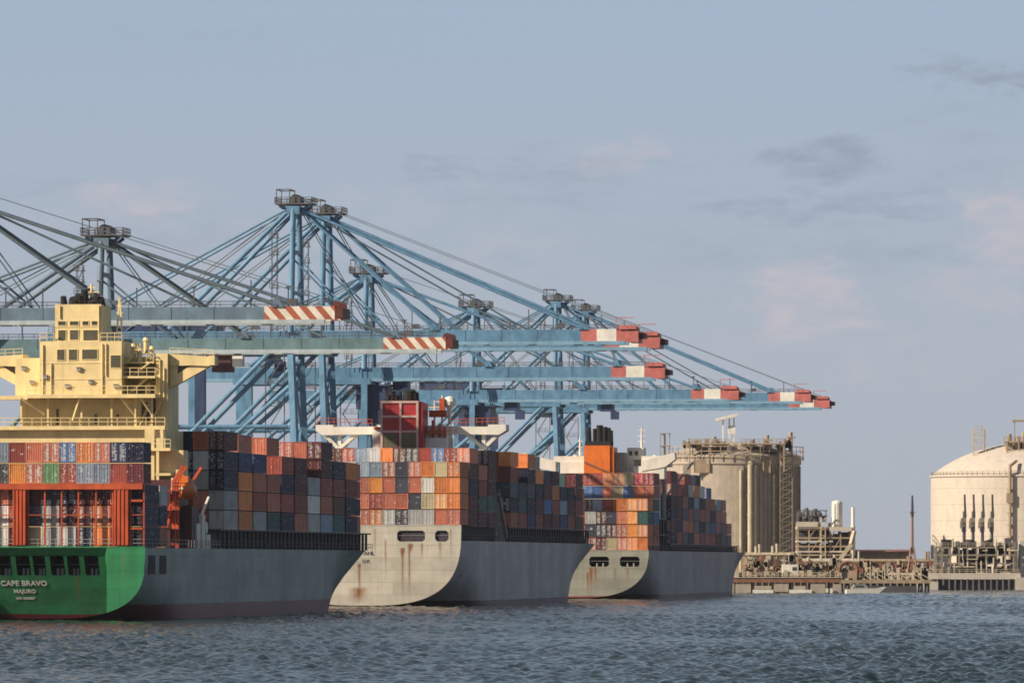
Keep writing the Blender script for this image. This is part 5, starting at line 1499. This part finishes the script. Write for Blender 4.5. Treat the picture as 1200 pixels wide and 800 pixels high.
def process_frame():
    z = 2330.0; x0, x1 = fx(933, z), fx(1012, z); yb = z
    root = empty('process_structure', ((x0 + x1) / 2, yb, 2.4)); tag(root, 'open steel process structure with white vessel beside the brown tank', 'plant structure')
    ox = (x0 + x1) / 2
    def X(px): return fx(px, z) - ox
    def Z(py): return fz(py, z) - 2.4
    g = MB()
    for px in (935, 948, 961, 973, 985, 997):
        for y in (0, 7, 14): g.bar((X(px), y, 0), (X(px), y, Z(612 if px < 975 else 622)), 0.45)
    for py in (650, 640, 630, 620):
        for y in (0, 14): g.bar((X(934), y, Z(py)), (X(998), y, Z(py)), 0.5)
        for px in (935, 961, 997): g.bar((X(px), 0, Z(py)), (X(px), 14, Z(py)), 0.4)
    for (a, b) in ((948, 961), (973, 985)):
        for p0, p1 in ((650, 630), (630, 612)): g.bar((X(a), -.1, Z(p0)), (X(b), -.1, Z(p1)), 0.28)
    g.build('steel_frame', TAN, root)
    g = MB()
    for py, a, b in ((618, 934, 998), (634, 934, 976), (646, 934, 990)): g.box(X(a), X(b), -.6, 14.6, Z(py) - .25, Z(py) + .25)
    g.box(X(934), X(958), -0.9, 2, Z(617), Z(611)); g.box(X(972), X(998), -1, 3, Z(622), Z(617))
    g.build('floor_slab', CONC_PALE, root)
    g = MB()
    for a, b, t, bt in ((936, 947, 623, 633), (949, 960, 624, 633), (936, 947, 637, 645), (949, 960, 636, 648), (975, 984, 625, 640), (986, 996, 628, 642), (963, 972, 622, 632)): g.box(X(a), X(b), 3, 9, Z(bt), Z(t))
    g.box(X(935), X(997), 9.2, 12.5, 0.3, Z(636)); g.box(X(935), X(974), 9.2, 12.5, Z(635) + .3, Z(619)); g.box(X(984), X(997), 9.2, 12.5, Z(635) + .3, Z(623))  # dark back panels added to darken the open frame's interior
    rng = random.Random(9)
    for i in range(16):
        px = rng.uniform(936, 970); h = rng.uniform(2, 5); g.tube((X(px), rng.uniform(1, 9), Z(611)), (X(px), 4, Z(611) + h), rng.uniform(.3, .8), n=8)
    for i in range(6): g.lathe((X(938 + i * 4.5), 4, Z(602)), [(1.0, -1), (1.1, 0), (.8, .6), (.05, .9)], 10)
    for px in (936, 948, 960, 968): g.bar((X(px), 1, Z(612)), (X(px), 1, Z(598)), 0.35)
    for py in (598, 604): g.bar((X(935), 1, Z(py)), (X(970), 1, Z(py)), 0.32)
    g.build('equipment', PLANT_DARK, root)
    g = MB(); g.lathe((X(981.5), 5, 0), [(1.85, Z(619)), (1.85, Z(589)), (1.5, Z(587)), (.05, Z(585.5))], 20)
    for px, a, b, r in ((975, 588, 618, .12),): g.bar((X(px), 2.8, Z(b)), (X(px), 2.8, Z(a)), .2)
    v = g.build('white_vessel', WHITE, root)
    g = MB(); g.tube((X(1000), 3, Z(616)), (X(1000), 3, Z(594)), .55, n=10); g.tube((X(1000), 3, Z(650)), (X(1000), 3, Z(616)), .8, n=10); g.build('vent_pipe', WHITE, root)
    g = MB(); g.bar((X(980), -2, Z(661)), (X(997), -2, Z(637)), 1.6, 1.2); g.bar((X(997), -2, Z(637)), (X(1001), -1, Z(622)), 1.2, 1.0); g.build('inclined_duct', PIPE, root)
    g = MB(); g.bar((X(962), -1, 0), (X(962), -1, Z(606)), .3); g.bar((X(967), -1, 0), (X(967), -1, Z(606)), .3)
    for i in range(10): g.bar((X(962), -1, Z(658) + i * 1.45), (X(967), -1, Z(658) + i * 1.45 + (1.4 if i % 2 else 0)), .2)
    g.build('stair_tower', PIPE, root)
process_frame()

def low_building():
    z = 2345.0
    root = empty('low_building', (fx(1025, z), z, 2.4)); tag(root, 'long low grey building on the shore between both tanks', 'building')
    a, b, h = fx(990, z) - fx(1025, z), fx(1067, z) - fx(1025, z), fz(648, z) - 2.4
    g = MB(); g.box(a, b, 0, 16, 0, h); wl_ = g.build('wall', CONC_DARK, root)
    g = MB(); g.prism([(-.8, h + .003), (16.8, h + .003), (16.8, h + .5), (8, h + 1.3), (-.8, h + .5)], 'x', a - .5, b + .5); g.build('roof', RUSTY, root)
    for i in range(8):
        x = a + (b - a) * (i + .5) / 8
        g = MB(); g.box(x - .7, x + .7, -.08, -.003, h * .45, h * .75); g.build('window', GLASS, root)
low_building()

def red_mast():
    z = 2280.0; x = fx(1069, z)
    root = empty('lattice_mast', (x, z, 2.4)); tag(root, 'slender faded orange flare mast on lattice base by the shore', 'mast')
    H = fz(580, z) - 2.4; hb = fz(648, z) - 2.4
    g = MB()
    for sx in (-1, 1):
        for sy in (-1, 1): g.bar((sx * 1.9, sy * 1.9, 0), (sx * .5, sy * .5, hb + 2), .3)
    for i in range(6):
        z0, z1 = hb * i / 6, hb * (i + 1) / 6; w0, w1 = 1.9 - 1.4 * i / 6, 1.9 - 1.4 * (i + 1) / 6
        for s in (-1, 1): g.bar((-w0 * s, -w0, z0), (w1 * s, -w1, z1), .22)
        g.bar((-w1, -w1, z1), (w1, -w1, z1), .2); g.bar((w1, -w1, z1), (w1, w1, z1), .2)
    g.build('lattice_base', MAST_RED, root)
    g = MB(); g.tube((0, 0, hb), (0, 0, H - 7), .5, .4, 10); g.build('stack_pipe', MAST_RED, root)
    g = MB(); g.tube((0, 0, H - 7), (0, 0, H), .55, .3, 10); g.box(-1, 1, -1, 1, H - 5.6, H - 5.4); g.build('flare_tip', PLANT_DARK, root)
red_mast()

def pier():
    """the near jetty with its fender panels"""
    z = 1978.0; x0, x1 = fx(856, z), fx(985, z)
    root = empty('jetty', ((x0 + x1) / 2, z, 0)); tag(root, 'rusty brown jetty on piles with pale fender panels beyond the far ship', 'jetty')
    ox = (x0 + x1) / 2
    X = lambda px: fx(px, z) - ox
    Z = lambda py: fz(py, z)
    g = MB(); g.box(X(858), X(986), 0, 14, Z(682), Z(676.5)); g.box(X(857), X(987), -.25, 14.2, Z(676.48), Z(675.6), 1); g.build('deck', [RUSTY, CONC_PALE], root)
    g = MB()
    for i in range(17):
        px = 860 + i * 7.6
        for y in (1.5, 12):
            g = MB(); g.tube((X(px), y, -6), (X(px), y, Z(682) - .003), .5, n=10); g.build('pile', CONC_DARK, root)
    for a, b, c, d in ((862, 880, 682.5, 696), (884, 904, 686, 690), (907, 924, 682.5, 693), (930, 944, 686, 690.5), (950, 967, 682.5, 696), (976, 986, 684, 696)):
        g = MB(); g.box(X(a), X(b), .3, 1.0, Z(d), Z(c)); g.build('fender_panel', CONCRETE, root)
    for a, b in ((882, 906), (925, 951)):
        g = MB(); g.box(X(a), X(b), -1.6, .0, Z(697), Z(690.5)); g.build('pale_pontoon', WHITE, root)
    for a in (967.5, 972.5):
        g = MB(); g.box(X(a), X(a + 3), -1, -.2, Z(695), Z(689)); g.build('rubber_buffer', WHITE, root)
    g = MB(); g.box(X(856), X(990), -.6, 1.5, Z(698.3), Z(696.5)); g.build('waterline_beam', TAN, root)
    g = MB(); g.rail([(X(858), .2, Z(676)), (X(986), .2, Z(676))], 1.3, 1.6, .14)
    rng = random.Random(4)
    for i in range(46):
        px = rng.uniform(860, 984); w = rng.uniform(.3, 1.3); h = rng.uniform(.5, 2.1); g.box(X(px), X(px) + w, 1, 2.5, Z(676), Z(676) + h)
    g.build('deck_clutter', PIPE, root)
    g = MB(); g.box(X(917.5), X(936), 3, 8, Z(676), Z(661)); h = g.build('control_cabin', WHITE, root)
    k = MB(); k.box(X(923), X(926), 2.9, 2.997, Z(675), Z(669)); k.box(X(929), X(934), 2.9, 2.997, Z(668), Z(664)); k.build('cabin_window', GLASS, h)
    g = MB(); g.box(X(974), X(1003), -8.0, -4.8, -.3, .75); g.hexa([(X(985), -7.7, .75), (X(1000), -7.7, .75), (X(1000), -5.1, .75), (X(985), -5.1, .75), (X(988), -7.4, 1.9), (X(998), -7.4, 2.4), (X(998), -5.4, 2.4), (X(988), -5.4, 1.9)])
    return g
wb = pier()
# a white launch with a sharp bow lying at the end of the jetty
def launch():
    z = 1962.0; root = empty('motor_launch', (fx(1012, z), z, 0), R(8)); tag(root, 'small white motor launch lying at the end of the rusty jetty', 'boat')
    g = MB()
    g.prism([(-5, 0.0), (4.0, -.05), (6.2, 1.9), (4, 1.5), (-5, 1.2)], 'y', -1.2, 1.2)
    g.build('boat_hull', WHITE, root)
    g = MB(); g.prism([(-3.4, 1.3), (1.4, 1.4), (.4, 2.6), (-2.8, 2.6)], 'y', -.9, .9); g.build('cabin', GREYISH, root)
    g = MB(); g.box(-2.4, -.2, -.96, -.903, 1.8, 2.3); g.build('cabin_window', GLASS, root)
launch()

def pipe_rack(name, z, px0, px1, ytop, ybot, label, seed, base=2.4, mats=(PIPE, TAN), depth=10, levels=3):
    root = empty(name, (fx((px0 + px1) / 2, z), z, base)); tag(root, label, 'pipe rack', 'pipe racks along the shore')
    ox = fx((px0 + px1) / 2, z); X = lambda px: fx(px, z) - ox; Z = lambda py: fz(py, z) - base
    rng = random.Random(seed)
    g = MB(); n = max(4, int((px1 - px0) / 9))
    zb = Z(ybot)
    for i in range(n + 1):
        x = X(px0 + (px1 - px0) * i / n)
        for y in (0, depth): g.bar((x, y, min(0, zb) if base > 1 else zb), (x, y, Z(ytop)), .45)
        for q in range(levels): zz = zb + (Z(ytop) - zb) * (q + 1) / levels; g.bar((x, 0, zz - .2), (x, depth, zz - .2), .35)
        if i < n and i % 2: g.bar((x, -.2, zb), (X(px0 + (px1 - px0) * (i + 1) / n), -.2, Z(ytop) - 1), .25)
    g.build('rack_frame', mats[1], root)
    for q in range(levels):
        zz = zb + (Z(ytop) - zb) * (q + 1) / levels
        g = MB()
        for k in range(4):
            r = rng.uniform(.28, .62); y = depth * (k + .3) / 4
            a, b = X(px0 + rng.uniform(0, 6)), X(px1 - rng.uniform(0, 10))
            g.tube((a, y, zz + r), (b, y, zz + r), r, n=8)
            if k == 0:
                for j in range(4):
                    xx = rng.uniform(a, b); g.tube((xx, y, zz + r), (xx, y, zz + rng.uniform(1.8, 4)), r * .8, n=8); g.tube((xx, y, zz - rng.uniform(1, 4)), (xx, y, zz + r), r * .7, n=8)
        g.build('pipe_run', mats[0] if q % 2 == 0 else CONC_PALE, root)
    g = MB()
    for i in range(int((px1 - px0) * .7)):
        x = X(rng.uniform(px0, px1)); zz = rng.uniform(max(zb, 0), Z(ytop) * .9); s = rng.uniform(.4, 1.6)
        g = MB(); g.box(x, x + s, -.8, rng.uniform(.2, 2), zz, zz + rng.uniform(.6, 2.4))
        g.build('valve_box', [RUSTY, TAN, PIPE][(seed + i) % 3], root)
    g = MB(); g.rail([(X(px0), -.4, Z(ytop)), (X(px1), -.4, Z(ytop))], 1.2, 2.0, .15); g.build('hand_rail', mats[0], root)
pipe_rack('pipe_rack', 2004.0, 872, 938, 652, 675, 'sandy pipe rack over the jetty behind the far ship bow', 1, base=4.2, levels=3)
pipe_rack('pipe_rack', 2016.0, 936, 1012, 659, 676, 'tangled pipe rack on the jetty beside the white cabin', 2, base=4.2, levels=2)
pipe_rack('pipe_rack', 2290.0, 1003, 1098, 659, 688, 'low brown pipe rack along the shore by the orange mast', 3, levels=3, mats=(TAN, RUSTY))

def arch_pipe():
    z = 1998.0; root = empty('expansion_loop', (fx(994, z), z, 4.2)); tag(root, 'rounded sandy pipe expansion loop standing on the jetty', 'pipe loop')
    g = MB(); r = 2.5; pts = [(-r, 0, 0), (-r, 0, 2.6)] + [(-r * math.cos(t), 0, 2.6 + r * .8 * math.sin(t)) for t in [math.pi * i / 10 for i in range(1, 11)]] + [(r, 0, 0)]
    pipes(g, pts, .42); g.build('loop_pipe', RUSTY, root)
    g = MB(); g.box(-r - .7, r + .7, .6, 1.0, 0, 2.2); g.build('support_plate', TAN, root)
arch_pipe()

def causeway():
    """trestle linking the jetty to the loading platform"""
    z = 2062.0; root = empty('trestle', (fx(1035, z), z, 0)); tag(root, 'brown trestle on dark piles joining jetty and loading platform', 'trestle')
    X = lambda px: fx(px, z) - fx(1035, z)
    g = MB(); g.box(X(983), X(1090), 0, 9, fz(683, z), fz(679, z)); g.build('deck', TAN, root)
    g = MB()
    for i in range(14):
        x = X(986 + i * 7.8)
        for y in (1, 8):
            g = MB(); g.tube((x, y, -6), (x, y, fz(683, z) - .003), .55, n=8); g.build('pile', PLANT_DARK, root)
    g = MB(); rng = random.Random(8)
    for k in range(3): g.tube((X(984), 2 + k * 2, fz(677, z) + k * .5), (X(1088), 2 + k * 2, fz(677, z) + k * .5), .5, n=8)
    for i in range(30):
        x = X(rng.uniform(985, 1085)); g.box(x, x + rng.uniform(.4, 2.2), 1, 3, fz(679, z), fz(679, z) + rng.uniform(.8, 4.6))
    for i in range(10):
        x = X(1003 + i * 8.5); g.bar((x, 1, fz(679, z)), (x, 1, fz(666 - (i * 5 % 7), z)), .35); g.bar((x, 1, fz(672, z)), (x + 3, 1, fz(679, z)), .25)
    g.build('pipework', PIPE, root)
    g = MB(); g.box(X(1020), X(1074), -1.5, -.3, -1, fz(686, z)); g.build('fender_panel', PLANT_DARK, root)
causeway()

def loading_platform():
    z = 2236.0; ox = fx(1135, z)
    root = empty('loading_platform', (ox, z, 0)); tag(root, 'pale loading platform on dark piles in front of the domed tank', 'platform')
    X = lambda px: fx(px, z) - ox; Z = lambda py: fz(py, z)
    g = MB(); g.box(X(1074), X(1196), 0, 22, Z(678), Z(671)); g.box(X(1072), X(1099), -2, 8, -3, Z(681)); g.box(X(1190), X(1215), -1, 10, -3, Z(676)); g.build('deck', CONC_PALE, root)
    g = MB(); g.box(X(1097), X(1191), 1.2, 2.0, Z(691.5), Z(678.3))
    g.build('under_deck_shade', PLANT_DARK, root)  # dark sheet standing in for the shadow behind the piles
    for i in range(14):
        g = MB(); g.tube((X(1099 + i * 7), .2, -6), (X(1099 + i * 7), .2, Z(678) - .003), .4, n=8); g.build('pile', PLANT_DARK, root)
    fr = MB()
    for px in (1097, 1104, 1114, 1124, 1134, 1145, 1156, 1168, 1178, 1188):
        for y in (1, 9): fr.bar((X(px), y, Z(671)), (X(px), y, Z(640)), .5)
    for py in (641, 650, 660): 
        for y in (1, 9): fr.bar((X(1096), y, Z(py)), (X(1190), y, Z(py)), .55)
        for px in (1097, 1134, 1188): fr.bar((X(px), 1, Z(py)), (X(px), 9, Z(py)), .4)
    fr.build('steel_frame', CONC_DARK, root)
    g = MB(); rng = random.Random(21)
    for i in range(70):
        px = rng.uniform(1098, 1182); py = rng.choice((641, 650, 660, 671)); h = rng.uniform(1.2, 3.2); w = rng.uniform(.7, 3.2)
        g.box(X(px), X(px) + w, 2, 7, Z(py), Z(py) + h)
    g.build('equipment', PLANT_DARK, root)
    g = MB()
    for i in range(26):
        px = rng.uniform(1098, 1184); py = rng.choice((645, 655, 664, 671)); r = rng.uniform(.2, .45)
        dd = rng.random() < .5; g.tube((X(px), .4, Z(py)), (X(px) + (0.01 if dd else rng.uniform(1.5, 4)), .4, Z(py) + (rng.uniform(1.5, 4) if dd else 0.01)), r * .7, n=8)
    g.rail([(X(1076), .2, Z(671)), (X(1194), .2, Z(671))], 1.2, 1.8, .15); g.rail([(X(1097), .6, Z(640)), (X(1190), .6, Z(640))], 1.2, 1.8, .15)
    g.build('pipework', PIPE, root)
    g = MB(); g.box(X(1196), X(1230), 4, 16, Z(676), Z(633)); g.build('store_block', CONC_PALE, root)
loading_platform()
def loading_arms():
    z = 2240.0; proto = None
    names = ['first', 'second', 'third', 'fourth']
    for i, px in enumerate((1131, 1141.5, 1152.5, 1163.5)):
        if proto is None:
            o = empty('marine_loader', (0, 0, 0)); ks = KIDS.setdefault(o, [])
            g = MB(); g.tube((0, 0, 0), (0, 0, 11.5), .55, .45, 10); g.box(-.9, .9, -.9, .9, 0, .5); ks.append(g.build('riser', PLANT_DARK, o))
            g = MB(); g.bar((.35, -.5, 5), (.15, -.5, 16.8), .55, .6); g.bar((-.5, -.5, 5), (-.35, -.5, 9.2), .7, .7); g.bar((.2, -.5, 16.8), (.6, -.5, 9.5), .3, .35); ks.append(g.build('folded_arm', PLANT_DARK, o))
            g = MB(); g.box(-1.3, -.45, -1.0, .6, 6.0, 8.2); g.box(-.46, .2, -.9, .3, 6.6, 7.4); g.tube((-.3, -.9, 8.6), (-.3, -.1, 8.6), .9, n=12); ks.append(g.build('counterweight', CONC_DARK, o))
            for k in ks: KIDS[k] = []
            proto = o
        else:
            o = copy_tree(proto)
        o.location = (fx(px, z), z + 5, fz(641, z) + .003)
        tag(o, f'dark upright loading arm by the domed tank, {names[i]} counted from the orange mast', 'loading arm', 'loading arms on the platform')
loading_arms()
def haze():
    g = MB(); g.box(-9500, 9500, -1600, 9100, -8, 112)
    m = bpy.data.materials.new('thin_sea_haze'); m.use_nodes = True
    nt = m.node_tree; nt.nodes.clear()
    o_ = nt.nodes.new('ShaderNodeOutputMaterial'); v = nt.nodes.new('ShaderNodeVolumePrincipled')
    v.inputs['Color'].default_value = (0.86, 0.91, 1.0, 1); v.inputs['Density'].default_value = 0.000014
    nt.links.new(v.outputs[0], o_.inputs['Volume'])
    tag(g.build('haze', m), kind='stuff')
haze()
print('objects', len(bpy.data.objects))
